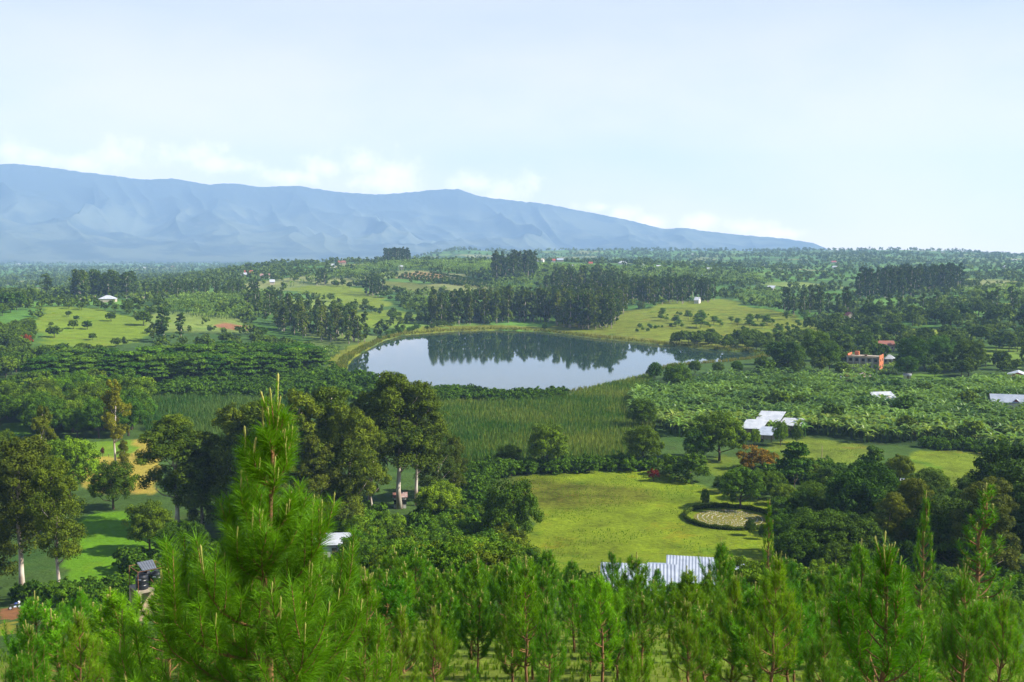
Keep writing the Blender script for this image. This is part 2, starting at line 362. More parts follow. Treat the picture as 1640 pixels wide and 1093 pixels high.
# ------------------------------------------------------------------ ground: one sheet, land cover as surface colour
C_BUSH = (.052, .100, .018); C_HILL = (.075, .150, .030); C_FARP = (.065, .120, .035)
C_PAST = (.150, .205, .008); C_PAST2 = (.150, .215, .018); C_LAWN = (.115, .260, .010)
C_TAN = (.42, .34, .055); C_LIME = (.20, .33, .03); C_SOIL = (.34, .16, .08); C_ORCH = (.42, .28, .10); C_REED = (.14, .16, .035); C_OLIVE = (.19, .225, .028)
COVER = [  # (photo outline, colour, edge width m, mottling)
 ([(520, 572), (545, 600), (560, 604), (556, 588), (566, 572), (612, 545), (650, 536), (730, 531), (700, 522), (640, 529), (600, 544), (560, 556)], (.22, .25, .02), 4, .6),
 ([(730, 531), (800, 528), (870, 531), (950, 541), (1080, 554), (1200, 565), (1205, 556), (1000, 538), (900, 525), (800, 521), (700, 522)], (.20, .22, .025), 4, .7),
 ([(870, 527), (890, 518), (985, 500), (1060, 494), (1180, 488), (1280, 505), (1330, 528), (1290, 548), (1200, 556), (1080, 546), (980, 536)], (.19, .235, .018), 6, .9),
 ([(1045, 490), (1075, 481), (1120, 482), (1160, 478), (1190, 486), (1160, 494), (1060, 494)], (.20, .26, .02), 6, .6),
 ([(462, 463), (500, 458), (560, 457), (600, 470), (632, 490), (600, 496), (560, 497), (530, 482)], (.20, .27, .022), 6, .6),
 ([(560, 505), (600, 499), (640, 494), (670, 512), (640, 522), (575, 530)], (.19, .27, .02), 6, .7),
 ([(636, 446), (646, 439), (668, 435), (705, 438), (730, 441), (800, 460), (790, 465), (740, 458), (670, 449)], (.20, .21, .06), 6, .5),
 ([(634, 446), (646, 439), (668, 435), (710, 439), (716, 446), (690, 449), (655, 447)], C_ORCH, 6, .4),
 ([(600, 450), (650, 452), (720, 462), (700, 470), (640, 466), (600, 470)], (.17, .20, .04), 6, .7),
 ([(52, 530), (62, 508), (66, 492), (110, 491), (170, 498), (240, 514), (236, 545), (175, 558), (110, 556), (80, 552)], C_LAWN[:0] + (.19, .28, .018), 5, .5),
 ([(335, 520), (360, 517), (395, 521), (430, 530), (380, 529)], C_SOIL, 5, .5),
 ([(395, 520), (470, 520), (500, 545), (470, 552), (410, 536)], (.075, .17, .02), 5, .4),
 ([(436, 546), (456, 549), (462, 556), (440, 552)], (.36, .19, .09), 3, .3),
 ([(115, 708), (240, 706), (250, 733), (120, 734)], (.17, .31, .02), 1.5, .4),
 ([(205, 704), (250, 700), (250, 733), (215, 733)], C_TAN, 2.5, .4),
 ([(110, 731.5), (260, 731.5), (250, 760), (240, 790), (150, 790), (100, 760)], C_TAN, 1.5, .4),
 ([(0, 680), (40, 676), (52, 690), (30, 702), (0, 704)], (.16, .34, .02), 2, .3),
 ([(130, 838), (160, 822), (205, 818), (250, 850), (300, 880), (330, 940), (100, 945), (100, 880)], (.135, .31, .008), 2, .35),
 ([(820, 768), (870, 758), (1000, 754), (1045, 752), (1105, 772), (1160, 790), (1235, 800), (1300, 830), (1290, 900), (1240, 935), (960, 945), (850, 935), (700, 935), (790, 900), (850, 850), (862, 800), (815, 782)], C_PAST, 1.5, .8),
 ([(845, 792), (880, 776), (985, 772), (1010, 786), (930, 800), (868, 808)], (.135, .155, .011), 12, 1.2),
 ([(900, 826), (960, 818), (1090, 800), (1110, 812), (1000, 828)], (.10, .17, .008), 8, 1.0),
 ([(672, 850), (700, 846), (720, 852), (712, 864), (680, 864)], C_PAST, 1.5, .5),
 ([(735, 771), (765, 770), (766, 778), (742, 779)], (.40, .30, .05), 1, .4),
 ([(1105, 742), (1160, 730), (1200, 745), (1170, 765), (1120, 760)], C_PAST2, 2, .5),
 ([(1225, 712), (1290, 700), (1380, 712), (1395, 740), (1330, 748), (1260, 742)], (.16, .22, .02), 2, .9),
 ([(1265, 785), (1300, 776), (1345, 782), (1355, 800), (1325, 814), (1270, 806)], (.10, .20, .015), 2, .4),
 ([(1452, 732), (1490, 720), (1560, 724), (1615, 742), (1602, 770), (1560, 792), (1500, 800), (1462, 775)], (.17, .235, .014), 2, .9),
 ([(1410, 529), (1470, 527), (1556, 529), (1556, 540), (1480, 543), (1410, 536)], (.27, .33, .025), 4, .3),
 ([(1400, 602), (1500, 598), (1530, 606), (1480, 616), (1400, 614)], (.13, .25, .02), 3, .5),
 ([(1440, 616), (1500, 614), (1500, 622), (1450, 623)], (.22, .22, .04), 3, .5),
 ([(1575, 556), (1640, 552), (1660, 590), (1600, 588), (1570, 575)], (.16, .25, .03), 3, .6),
 ([(1560, 488), (1616, 486), (1616, 497), (1565, 499)], (.22, .27, .04), 6, .4),
 ([(1615, 652), (1660, 650), (1660, 662), (1620, 661)], (.22, .30, .03), 3, .4),
 ([(0, 976), (30, 972), (46, 985), (20, 993), (0, 992)], (.34, .15, .06), .6, .3),
 ([(0, 995), (25, 996), (22, 1015), (0, 1018)], (.30, .28, .03), .8, .4),
 ([(280, 470), (430, 462), (520, 440), (620, 425), (800, 422), (1240, 440), (1240, 470), (1000, 450), (860, 450), (800, 432), (560, 440), (440, 480), (420, 510), (250, 500)], (.085, .185, .030), 20, .7),
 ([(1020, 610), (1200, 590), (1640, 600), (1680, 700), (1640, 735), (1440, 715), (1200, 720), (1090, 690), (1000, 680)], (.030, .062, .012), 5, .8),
 ([(700, 645), (1010, 625), (1000, 690), (1010, 740), (860, 745), (740, 735), (690, 690)], C_REED, 4, .7),
 ([(220, 636), (400, 640), (420, 690), (330, 700), (225, 680)], (.10, .18, .035), 4, .6),
]
PAST_W = []
def build_ground():
    azs = np.concatenate([np.linspace(-80, -31, 26)[:-1], np.linspace(-31, 31, 800), np.linspace(31, 80, 26)[1:]]); azs = np.radians(azs)
    rs = [8.0]
    while rs[-1] < 11600: rs.append(rs[-1] * 1.0075 if rs[-1] > 60 else rs[-1] * 1.03)
    rs = np.array(rs); OY = -30.0
    # fan apex behind the camera so the sheet also lies under the viewer
    A, Rr = np.meshgrid(azs, rs, indexing='ij')
    X = np.sin(A) * Rr; Y = np.cos(A) * Rr + OY * np.exp(-Rr / 300.0)
    Z = height(X.ravel(), Y.ravel()).reshape(X.shape)
    na, nr = X.shape
    idx = np.arange(na * nr).reshape(na, nr)
    q = np.stack([idx[:-1, :-1], idx[1:, :-1], idx[1:, 1:], idx[:-1, 1:]], -1).reshape(-1, 4)
    x, y = X.ravel(), Y.ravel(); d = np.hypot(x, y)
    col = np.empty((len(x), 4), np.float32)
    base = np.array(C_BUSH)[None] * np.ones((len(x), 1))
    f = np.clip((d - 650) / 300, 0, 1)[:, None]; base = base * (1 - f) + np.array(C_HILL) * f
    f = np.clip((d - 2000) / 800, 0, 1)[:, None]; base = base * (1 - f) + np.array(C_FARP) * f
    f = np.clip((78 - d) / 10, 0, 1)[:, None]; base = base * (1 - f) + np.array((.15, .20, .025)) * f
    pv, pe = plots(x, y, 95.0); pal = np.array([(.085, .180, .026), (.055, .125, .020), (.120, .200, .028), (.070, .160, .022), (.150, .195, .040), (.045, .095, .018), (.100, .210, .030), (.190, .200, .070), (.060, .140, .024), (.075, .150, .028)]) * 1.3
    pc = pal[np.clip((pv * len(pal)).astype(int), 0, len(pal) - 1)]; f = np.clip((d - 620) / 120, 0, 1)[:, None] * .85
    base = base * (1 - f) + pc * f
    f = (pe < 5.5)[:, None] * np.clip((d - 620) / 120, 0, 1)[:, None]; base = base * (1 - .7 * f) + np.array((.030, .062, .016)) * .7 * f
    mot = np.full(len(x), .6)
    order = COVER[-4:] + COVER[:-4]
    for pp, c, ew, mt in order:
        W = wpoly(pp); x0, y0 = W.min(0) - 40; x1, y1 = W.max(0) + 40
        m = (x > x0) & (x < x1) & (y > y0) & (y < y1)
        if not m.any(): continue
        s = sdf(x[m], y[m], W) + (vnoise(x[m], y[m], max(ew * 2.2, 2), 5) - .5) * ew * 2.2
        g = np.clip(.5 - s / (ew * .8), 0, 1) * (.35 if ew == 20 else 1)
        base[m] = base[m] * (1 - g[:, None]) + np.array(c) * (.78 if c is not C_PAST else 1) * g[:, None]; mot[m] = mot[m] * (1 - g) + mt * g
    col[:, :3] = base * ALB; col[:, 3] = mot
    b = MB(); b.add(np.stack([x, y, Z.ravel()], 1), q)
    m, t, out = new_mat('land_cover')
    ca = N(t, 'ShaderNodeAttribute', attribute_name='cover'); geo = N(t, 'ShaderNodeNewGeometry')
    pos = geo.outputs['Position']
    n1 = noise(t, pos, .9, 6, .65); n2 = noise(t, pos, .13, 5, .6); n3 = noise(t, pos, .022, 4, .6)
    v = math_n(t, 'ADD', math_n(t, 'MULTIPLY', math_n(t, 'SUBTRACT', n1, .5), 1.3), math_n(t, 'MULTIPLY', math_n(t, 'SUBTRACT', n2, .5), 1.5))
    v = math_n(t, 'ADD', v, math_n(t, 'MULTIPLY', math_n(t, 'SUBTRACT', n3, .5), .9))
    v = math_n(t, 'MULTIPLY_ADD', math_n(t, 'MULTIPLY', v, ca.outputs['Alpha']), 1.3, 1.0)
    hs = N(t, 'ShaderNodeHueSaturation'); t.links.new(ca.outputs['Color'], hs.inputs['Color']); t.links.new(v, hs.inputs['Value'])
    worn = maprange(t, noise(t, pos, .07, 6, .7), .56, .68, 0, .5)
    c2 = mixrgb(t, math_n(t, 'MULTIPLY', worn, ca.outputs['Alpha']), hs.outputs[0], mixrgb(t, 1.0, hs.outputs[0], (1.5, .72, .9), 'MULTIPLY'))
    lush = maprange(t, noise(t, pos, .045, 6, .7), .55, .66, 0, .75)
    c3 = mixrgb(t, math_n(t, 'MULTIPLY', lush, ca.outputs['Alpha']), c2, mixrgb(t, 1.0, c2, (.45, .80, .6), 'MULTIPLY'))
    p = N(t, 'ShaderNodeBsdfPrincipled'); t.links.new(c3, p.inputs['Base Color'])
    p.inputs['Roughness'].default_value = 1; p.inputs['Specular IOR Level'].default_value = .1
    bp = N(t, 'ShaderNodeBump'); bp.inputs['Distance'].default_value = .5; bp.inputs['Strength'].default_value = .8
    t.links.new(n1, bp.inputs['Height']); t.links.new(bp.outputs[0], p.inputs['Normal']); t.links.new(p.outputs[0], out.inputs[0])
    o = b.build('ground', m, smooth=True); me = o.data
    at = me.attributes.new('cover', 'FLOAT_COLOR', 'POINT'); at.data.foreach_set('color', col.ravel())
    tag(o, kind='structure')
build_ground()

# lake
def build_lake():
    c = LAKE.mean(0); P = c + (LAKE - c) * 1.06
    me = bpy.data.meshes.new('lake_water'); me.from_pydata([(float(a), float(b_), 0.0) for a, b_ in P], [], [tuple(range(len(P)))])
    m, t, out = new_mat('lake_water')
    geo = N(t, 'ShaderNodeNewGeometry'); n = noise(t, geo.outputs['Position'], .35, 3, .5)
    n2 = noise(t, geo.outputs['Position'], .012, 3, .5)
    p = N(t, 'ShaderNodeBsdfPrincipled'); p.inputs['Base Color'].default_value = (.020, .045, .035, 1)
    t.links.new(maprange(t, n2, .4, .65, .015, .05), p.inputs['Roughness']); p.inputs['IOR'].default_value = 1.45; p.inputs['Specular IOR Level'].default_value = .5
    bp = N(t, 'ShaderNodeBump'); bp.inputs['Distance'].default_value = .02; bp.inputs['Strength'].default_value = .25
    t.links.new(n, bp.inputs['Height']); t.links.new(bp.outputs[0], p.inputs['Normal']); t.links.new(p.outputs[0], out.inputs[0])
    me.materials.append(m); o = link(bpy.data.objects.new('lake_water', me)); tag(o, kind='structure')
build_lake()

# mountain range
SIL = [(-420, 300), (-300, 285), (-100, 262), (0, 265), (40, 263), (100, 270), (180, 281), (240, 288), (280, 286), (340, 296), (380, 294), (420, 300), (480, 298),
       (540, 307), (600, 312), (640, 310), (700, 304), (735, 303), (770, 315), (810, 320), (880, 328), (940, 340), (1000, 352), (1060, 367),
       (1095, 365), (1120, 370), (1190, 377), (1260, 383), (1300, 390), (1325, 401), (1350, 409), (1375, 414)]
def build_mountains():
    pxs = np.linspace(-420, 1375, 1300); ss = np.linspace(0, 1.22, 240)
    sy = np.interp(pxs, [a for a, _ in SIL], [b_ for _, b_ in SIL])
    D1 = 10600.0
    H = np.array([CAMZ + slope_at(p, q) * D1 for p, q in zip(pxs, sy)]); H = np.maximum(H, 2)
    az_ = np.array([math.atan2((p - 820) / F, math.cos(PITCH)) for p in pxs])
    A, S = np.meshgrid(az_, ss, indexing='ij'); Hh = H[:, None] * np.ones_like(S)
    D = 7300 + S * (D1 - 7300)
    X = np.sin(A) * D; Y = np.cos(A) * D
    wob = (fbm(X, Y, 1300, 3, 5) - .5) * 1.2
    u = A * D1 / 800.0 + wob * 1.6 + S * .9
    ridg = 1 - np.abs(2 * (vnoise(u * 100, S * 160, 100, 2)) - 1)
    ridg2 = 1 - np.abs(2 * fbm(X + S * 400, Y, 460, 2, 13) - 1); ridg3 = 1 - np.abs(2 * vnoise((A * D1 / 210.0 + wob * 3 + S * 2.2) * 100, S * 130, 100, 17) - 1)
    sc = np.clip(S, 0, 1)
    prof = np.where(S <= 1, sc ** 1.15, 1 - (S - 1) * 1.2)
    env = np.clip(sc * (1 - sc) * 4, 0, 1)
    Z = Hh * prof * (1 - .62 * env * (1 - ridg)) * (1 - .34 * env * (1 - ridg2)) * (1 - .17 * np.clip(env * 1.6, 0, 1) * (1 - ridg3)) + Hh * .10 * env * (fbm(X, Y, 420, 4, 8) - .5)
    crest = np.exp(-((S - 1) / .08) ** 2); Z += crest * (fbm(X, Y, 45, 3, 4) - .5) * 16 * np.clip(Hh / 200, .2, 1)
    Z[:, 0] = -15
    na, nr = X.shape; idx = np.arange(na * nr).reshape(na, nr)
    q = np.stack([idx[:-1, :-1], idx[1:, :-1], idx[1:, 1:], idx[:-1, 1:]], -1).reshape(-1, 4)
    b = MB(); b.add(np.stack([X.ravel(), Y.ravel(), Z.ravel()], 1), q)
    m, t, out = new_mat('mountain_cover'); geo = N(t, 'ShaderNodeNewGeometry'); pos = geo.outputs['Position']
    sp = N(t, 'ShaderNodeSeparateXYZ'); t.links.new(pos, sp.inputs[0])
    n1 = noise(t, pos, .0024, 7, .62); n2 = noise(t, pos, .009, 5, .65)
    forest = (.040, .052, .050); grass = (.088, .100, .074); soil = (.13, .12, .095)
    c = mixrgb(t, maprange(t, n1, .42, .58, 0, 1), forest, grass)
    c = mixrgb(t, maprange(t, n2, .60, .70, 0, .55), c, soil)
    up = maprange(t, math_n(t, 'ADD', sp.outputs[2], math_n(t, 'MULTIPLY', n1, 400)), 640, 840, 0, 1)
    c = mixrgb(t, up, c, forest)
    p = N(t, 'ShaderNodeBsdfPrincipled'); t.links.new(c, p.inputs['Base Color']); p.inputs['Roughness'].default_value = 1; p.inputs['Specular IOR Level'].default_value = 0
    t.links.new(p.outputs[0], out.inputs[0])
    o = b.build('mountain_range', m, smooth=True); tag(o, kind='structure')
build_mountains()

# haze: one even body of air around the camera and the whole scene
def build_haze():
    b = MB(); b.box((0, 5200, 612), (23600, 13600, 1264))
    m, t, out = new_mat('haze_air')
    p = N(t, 'ShaderNodeVolumePrincipled'); p.inputs['Color'].default_value = (.40, .62, 1.0, 1)
    p.inputs['Density'].default_value = 0.98e-4; p.inputs['Anisotropy'].default_value = 0.0
    t.links.new(p.outputs[0], out.inputs['Volume'])
    o = b.build('haze', m); tag(o, kind='stuff'); o['label'] = 'pale blue haze filling the air over the valley'; o['category'] = 'haze'
    o.data.polygons.foreach_set('use_smooth', [False] * 6)
build_haze()

# ------------------------------------------------------------------ foliage builders
def unit(v): return v / (np.linalg.norm(v, axis=-1, keepdims=True) + 1e-9)
def leaf_quads(b, P, Nn, size, rng, aspect=.55, tilt=.34, m=0, tint=None):
    n = len(P); nn = unit(unit(Nn) + tilt * rng.normal(size=(n, 3)))
    t = unit(np.cross(nn, rng.normal(size=(n, 3)))); bb = np.cross(nn, t)
    s = (size * (.7 + .6 * rng.random(n)))[:, None]
    V = np.stack([P - t * s, P - bb * s * aspect, P + t * s, P + bb * s * aspect], 1).reshape(-1, 3)
    Fq = np.arange(n * 4).reshape(-1, 4)
    b.add(V, Fq, m=m, tint=np.clip(rng.random(n) * .75 + .1 if tint is None else tint, 0, 1))
def crown_mesh(b, blobs, nsub, nleaf, leaf, rng, sub=.38, up=.25, aspect=.6, zmin=-.45, m=0):
    blobs = [(np.array(c, float), np.array(r, float)) for c, r in blobs]
    for bi, (c, r) in enumerate(blobs):
        dz = unit(rng.normal(size=(nsub * 2, 3))); dz = dz[dz[:, 2] > zmin][:nsub]
        ce = c + dz * r * (.55 + .35 * rng.random((len(dz), 1)))
        keep = np.ones(len(ce), bool)
        for bj, (c2, r2) in enumerate(blobs):
            if bj != bi: keep &= np.linalg.norm((ce - c2) / r2, axis=1) > .6
        ce = ce[keep]; dz = dz[keep]
        if not len(ce): continue
        tb = rng.random() * .3
        sr = r * sub; n = len(ce) * nleaf
        ld = unit(rng.normal(size=(n, 3)) + np.array([0, 0, .25])); cc = np.repeat(ce, nleaf, 0)
        P = cc + ld * sr * (.35 + .65 * rng.random((n, 1)) ** .5)
        tt = np.repeat(rng.random(len(ce)) * .35, nleaf) + rng.random(n) * .45 + tb - .1
        leaf_quads(b, P, ld + np.array([0, 0, up]), leaf, rng, aspect, m=m, tint=tt)
def limb_pts(p0, p1, rng, n=4, bend=.12):
    p0 = np.array(p0, float); p1 = np.array(p1, float); L = np.linalg.norm(p1 - p0); o = rng.normal(size=3) * L * bend; o[2] = abs(o[2]) * -.4
    return np.array([p0 + (p1 - p0) * t + o * math.sin(PI * t) for t in np.linspace(0, 1, n)])
def trunk_mesh(tb, h, r0, blobs, rng, top=.85, sides=8, limbs=8, lean=.03):
    n = 7; pts = [np.array([rng.normal() * lean * h * t, rng.normal() * lean * h * t, h * top * t - (.6 if i == 0 else 0)]) for i, t in enumerate(np.linspace(0, 1, n))]
    pts = np.array(pts); pts[0][:2] = 0; rad = r0 * (1 - .8 * np.linspace(0, 1, n)) ; rad[0] *= 1.3
    tb.tube(pts, rad, sides)
    order = sorted(blobs, key=lambda q: q[0][2])
    step = max(1, len(order) // limbs)
    for c, r in order[::step]:
        c = np.array(c, float); zt = max(c[2] - np.hypot(c[0], c[1]) * .9 - r[2] * .3, h * .18)
        k = np.clip(zt / (h * top), 0, .97) * (n - 1); i = int(k); i = min(i, n - 2); p0 = pts[i] * (1 - (k - i)) + pts[i + 1] * (k - i)
        rr = r0 * (1 - .8 * k / (n - 1)) * .5
        tb.tube(limb_pts(p0, c, rng), [rr, rr * .8, rr * .5, rr * .15], max(5, sides - 3))

PROTO = {}
def make_proto(kind, crown, trunk, h): PROTO.setdefault(kind, []).append((crown, trunk, h))
def gen_euc(kind, n, h, wd, nb, nsub, nleaf, leaf, lod, mat='euc', seed=0, base=.36, slim=1.0):
    for v in range(n):
        rng = np.random.default_rng(seed + v * 7 + 100); blobs = []
        for i in range(nb):
            t = (i + .5) / nb; z = h * (base + (1 - base) * t ** .9) - h * .05
            env = math.sin(PI * min(1, .22 + .72 * t)) ** .7
            a = rng.random() * 2 * PI; rad = wd * .36 * env * rng.random() ** .5
            r = wd * (.15 + .09 * rng.random()) * (.65 + .5 * env)
            blobs.append(((math.cos(a) * rad, math.sin(a) * rad, z), (r, r, r * (.7 + .25 * rng.random()))))
        b = MB(); crown_mesh(b, blobs, nsub, nleaf, leaf, rng, aspect=.45)
        tb = MB(); trunk_mesh(tb, h, h * .016 * slim, blobs, rng, .92, 8 if lod == 0 else 5, 9 if lod == 0 else 4)
        make_proto(kind, b.mesh('crown', [M[mat]]), tb.mesh('trunk', [M['bark_pale']], True), h)
def gen_broad(kind, n, h, wd, nb, nsub, nleaf, leaf, lod, mat='broad', seed=0, low=.12, flatten=1.0):
    for v in range(n):
        rng = np.random.default_rng(seed + v * 13 + 500); blobs = []
        zc = h * (low + (1 - low) * .5); rz = h * (1 - low) * .5
        for i in range(nb):
            g = (i + .5) / nb; zz = 1 - 1.75 * g; a = i * 2.39996 + rng.normal() * .3; q = math.sqrt(max(0, 1 - min(1, zz * zz)))
            k = .62 + .12 * rng.random(); r = wd * (.17 + .09 * rng.random())
            blobs.append(((math.cos(a) * q * wd * .5 * k, math.sin(a) * q * wd * .5 * k, zc + zz * rz * .66), (r, r, r * .85 * flatten)))
        blobs.append(((0, 0, zc), (wd * .25, wd * .25, rz * .55)))
        b = MB(); crown_mesh(b, blobs, nsub, nleaf, leaf, rng, aspect=.6)
        tb = MB(); trunk_mesh(tb, h, h * .026, blobs, rng, .7, 8 if lod == 0 else 5, 7 if lod == 0 else 3)
        make_proto(kind, b.mesh('crown', [M[mat]]), tb.mesh('trunk', [M['bark_dark']], True), h)
def gen_flat(kind, n, h, wd, nb, nsub, nleaf, leaf, mat='flat', seed=0):
    for v in range(n):
        rng = np.random.default_rng(seed + v * 17 + 900); blobs = []
        for i in range(nb):
            lv = i % 4; z = h * (.50 + .15 * lv) + rng.normal() * h * .02; a = rng.random() * 2 * PI
            rad = wd * .40 * (1 - .2 * lv) * rng.random() ** .6; r = wd * (.15 + .07 * rng.random())
            blobs.append(((math.cos(a) * rad, math.sin(a) * rad, z), (r, r, h * .045)))
        b = MB(); crown_mesh(b, blobs, nsub, nleaf, leaf, rng, sub=.5, up=1.2, zmin=-1, aspect=.7)
        tb = MB(); trunk_mesh(tb, h, h * .02, blobs, rng, .75, 6, 8)
        make_proto(kind, b.mesh('crown', [M[mat]]), tb.mesh('trunk', [M['bark_dark']], True), h)
gen_euc('euc0', 5, 28, 15, 34, 17, 88, .25, 0, seed=1, base=.16)
gen_euc('euc_bare', 4, 28, 15, 25, 17, 95, .25, 0, seed=21, base=.40)
gen_euc('airy', 3, 24, 11, 16, 12, 90, .26, 0, seed=22, base=.36)
gen_euc('euc1', 5, 26, 10, 20, 9, 24, .60, 1, mat='euc_far', seed=2, base=.16)
gen_euc('euc2', 4, 26, 9, 14, 7, 14, .95, 2, mat='euc_far', seed=3, base=.14)
gen_broad('broad0', 5, 12, 12, 18, 14, 80, .20, 0, seed=4)
gen_broad('broad1', 5, 12, 12, 15, 9, 22, .52, 1, seed=5)
gen_broad('broad2', 4, 12, 12, 10, 6, 12, .95, 2, seed=6)
gen_flat('flat1', 4, 13, 17, 22, 12, 20, .50, seed=7)
gen_broad('shrub0', 4, 4, 5, 9, 12, 60, .11, 0, mat='shrub', seed=8, low=-.15)
gen_broad('shrub1', 4, 4, 5, 9, 8, 14, .30, 1, mat='shrub', seed=9, low=-.15)
gen_broad('red0', 1, 4, 4, 9, 12, 50, .10, 0, mat='red_leaf', seed=10, low=.15)
def hsz(k): return PROTO[k][0][2]

placed = 0
QUEUE = []
def put(kind, name, p, h, wf=1.0, tint=(1, 1, 1), label='', cat='', group=None, rng=None, zone_id=None):
    """remember one tree; plant_all() decides which stand as objects of their own"""
    rng = rng or random; k = rng.randrange(len(PROTO[kind]))
    QUEUE.append(dict(kind=kind, k=k, name=name, p=(float(p[0]), float(p[1]), float(p[2]) - .15), s=h / PROTO[kind][k][2], wf=wf, rz=rng.random() * 6.28, tint=tint, label=label, cat=cat, group=group, zone=zone_id, px=to_px(*p), size=h / math.hypot(p[0], p[1])))
    return QUEUE[-1]
ORD = 'first second third fourth fifth sixth seventh eighth ninth tenth eleventh twelfth'.split()
def plant_one(q):
    """one tree: an Empty at its foot with its own crown and trunk"""
    cm, tm, h0 = PROTO[q['kind']][q['k']]; s, wf = q['s'], q['wf']
    e = empty(q['name'], q['p'], q['rz'], (s * wf, s * wf, s)); tag(e, q['label'], q['cat'], q['group'])
    c = link(bpy.data.objects.new('crown', cm), e); c.color = (*q['tint'], 1)
    link(bpy.data.objects.new('trunk', tm), e); return e
def mesh_arrays(me):
    n = len(me.vertices); V = np.empty(n * 3); me.vertices.foreach_get('co', V); npl = len(me.polygons)
    ls = np.empty(npl, int); lt = np.empty(npl, int); me.polygons.foreach_get('loop_start', ls); me.polygons.foreach_get('loop_total', lt)
    vi = np.empty(len(me.loops), int); me.loops.foreach_get('vertex_index', vi); t = np.empty(npl); me.attributes['tint'].data.foreach_get('value', t)
    q = lt == 4; return V.reshape(-1, 3), vi[ls[q][:, None] + np.arange(4)], vi[ls[~q][:, None] + np.arange(3)], t[q], t[~q]
LOW = {'euc0': 'euc1', 'euc_bare': 'euc1', 'airy': 'euc1', 'broad0': 'broad1', 'shrub0': 'shrub1'}
def plant_all():
    names = {}; kept = []
    for q in QUEUE:
        if q['zone'] is not None and q['zone'][0] != 'row':     # keep woods off the houses and their clearings
            dq = math.hypot(q['p'][0], q['p'][1])
            if any(abs(q['px'][0] - hx) < hw + 5 and hd * .90 - 8 < dq < hd + 6 for hx, hd, hw in VIEW_CLEAR if hd > 175): continue
        kept.append(q)
    for q in kept: names.setdefault(q['name'], []).append(q)
    keepers = []
    for nm, L in names.items():
        L = [q for q in L if -60 < q['px'][0] < 1700 or q['zone'] is None]
        L.sort(key=lambda q: (q['zone'] is not None, -q['size']))
        keepers += L[:295]; rest = L[295:]
        if not rest: continue
        b = MB(); mats = []; cache = {}
        for q in rest:
            kd = LOW.get(q['kind'], q['kind']); k = q['k'] % len(PROTO[kd]); f = PROTO[q['kind']][q['k']][2] / PROTO[kd][k][2]
            c, s_ = math.cos(q['rz']), math.sin(q['rz']); sc = q['s'] * f
            for me in PROTO[kd][k][:2]:
                if me.name not in cache: cache[me.name] = mesh_arrays(me)
                if me.materials[0] not in mats: mats.append(me.materials[0])
                V, q4, q3, t4, t3 = cache[me.name]; X = V[:, 0] * sc * q['wf']; Y = V[:, 1] * sc * q['wf']
                W = np.stack([X * c - Y * s_, X * s_ + Y * c, V[:, 2] * sc], 1) + np.array(q['p']); mi = mats.index(me.materials[0]); br = (sum(q['tint']) / 3 - .9) * .5
                i0 = b.n; b.add(W, q4, m=mi, tint=np.clip(t4 + br, 0, 1)); 
                if len(q3): b.f3.append(q3 + i0); b.m3.append(np.full(len(q3), mi)); b.t3.append(t3)
        o = b.build('more_%ss' % nm if nm != 'shrub' else 'shrub_thickets', mats); o.color = (.85, .95, .9, 1)
        tag(o, {'shrub': 'thickets and far hedges of leafy shrubs merging into one another', 'eucalyptus_tree': 'far gum stands with crowns merging on the hills beyond the lake', 'broadleaf_tree': 'far broadleaf trees merging in hedgerows and woods on the hills'}.get(nm, 'further plants of the same kind'), nm.replace('_', ' ') + 's', kind='stuff')
        print('stuff', nm, len(rest))
    zones = {}
    for q in keepers:
        if q['zone'] is not None: zones.setdefault(q['zone'], []).append(q)
    for z, L in zones.items():
        L.sort(key=lambda q: q['px'][0]); n = len(L)
        for i, q in enumerate(L):
            if q['zone'][0] == 'row': continue
            if n == 1: continue
            if n <= 12: q['label'] += ', %s from left' % ORD[i]
            else: q['label'] += ', %s part' % ('left', 'middle', 'right')[min(2, i * 3 // n)] + ((', ' + ('front', 'back')[int(q['size'] < sorted(w['size'] for w in L)[n // 2])]) if n > 36 else '')
    for q in keepers: plant_one(q)
    long = sorted({o['label'] for o in bpy.data.objects if 'label' in o and not 4 <= len(o['label'].replace(',', ' ').split()) <= 16})
    print('planted', len(keepers), 'bad labels', long[:12])
def scatter(pp, spacing, rng, jit=.45, world=False):
    W = np.array(pp) if world else wpoly(pp)
    x0, y0 = W.min(0); x1, y1 = W.max(0); out = []
    xs = np.arange(x0, x1 + spacing, spacing); ys = np.arange(y0, y1 + spacing, spacing * .87)
    X, Y = np.meshgrid(xs, ys); X[1::2] += spacing / 2
    X = X + (rng.random(X.shape) - .5) * 2 * jit * spacing; Y = Y + (rng.random(X.shape) - .5) * 2 * jit * spacing
    X = X.ravel(); Y = Y.ravel(); m = inpoly(X, Y, W) & (sdf(X, Y, LAKE) > 1.0)
    X, Y = X[m], Y[m]; Z = height(X, Y) if len(X) else np.zeros(0)
    px, _ = to_px(X, Y, Z); k = (px > -70) & (px < 1710)
    return np.stack([X, Y, Z], 1)[k]
rr = random.Random(5); nr_ = np.random.default_rng(77)
def jt(t, a=.12, rg=rr): k = 1 + rg.uniform(-a, a); return tuple(q * k * (1 + rg.uniform(-a, a) * .5) for q in t)
OLIVE = (.92, 1.06, .8); DARK = (.82, .90, .6); BRIGHT = (1.5, 1.6, 1.1); ORANGE = (1.5, 1.25, .7); BROWNISH = (1.2, 1.1, .8); MIDG = (1.05, 1.15, .9)

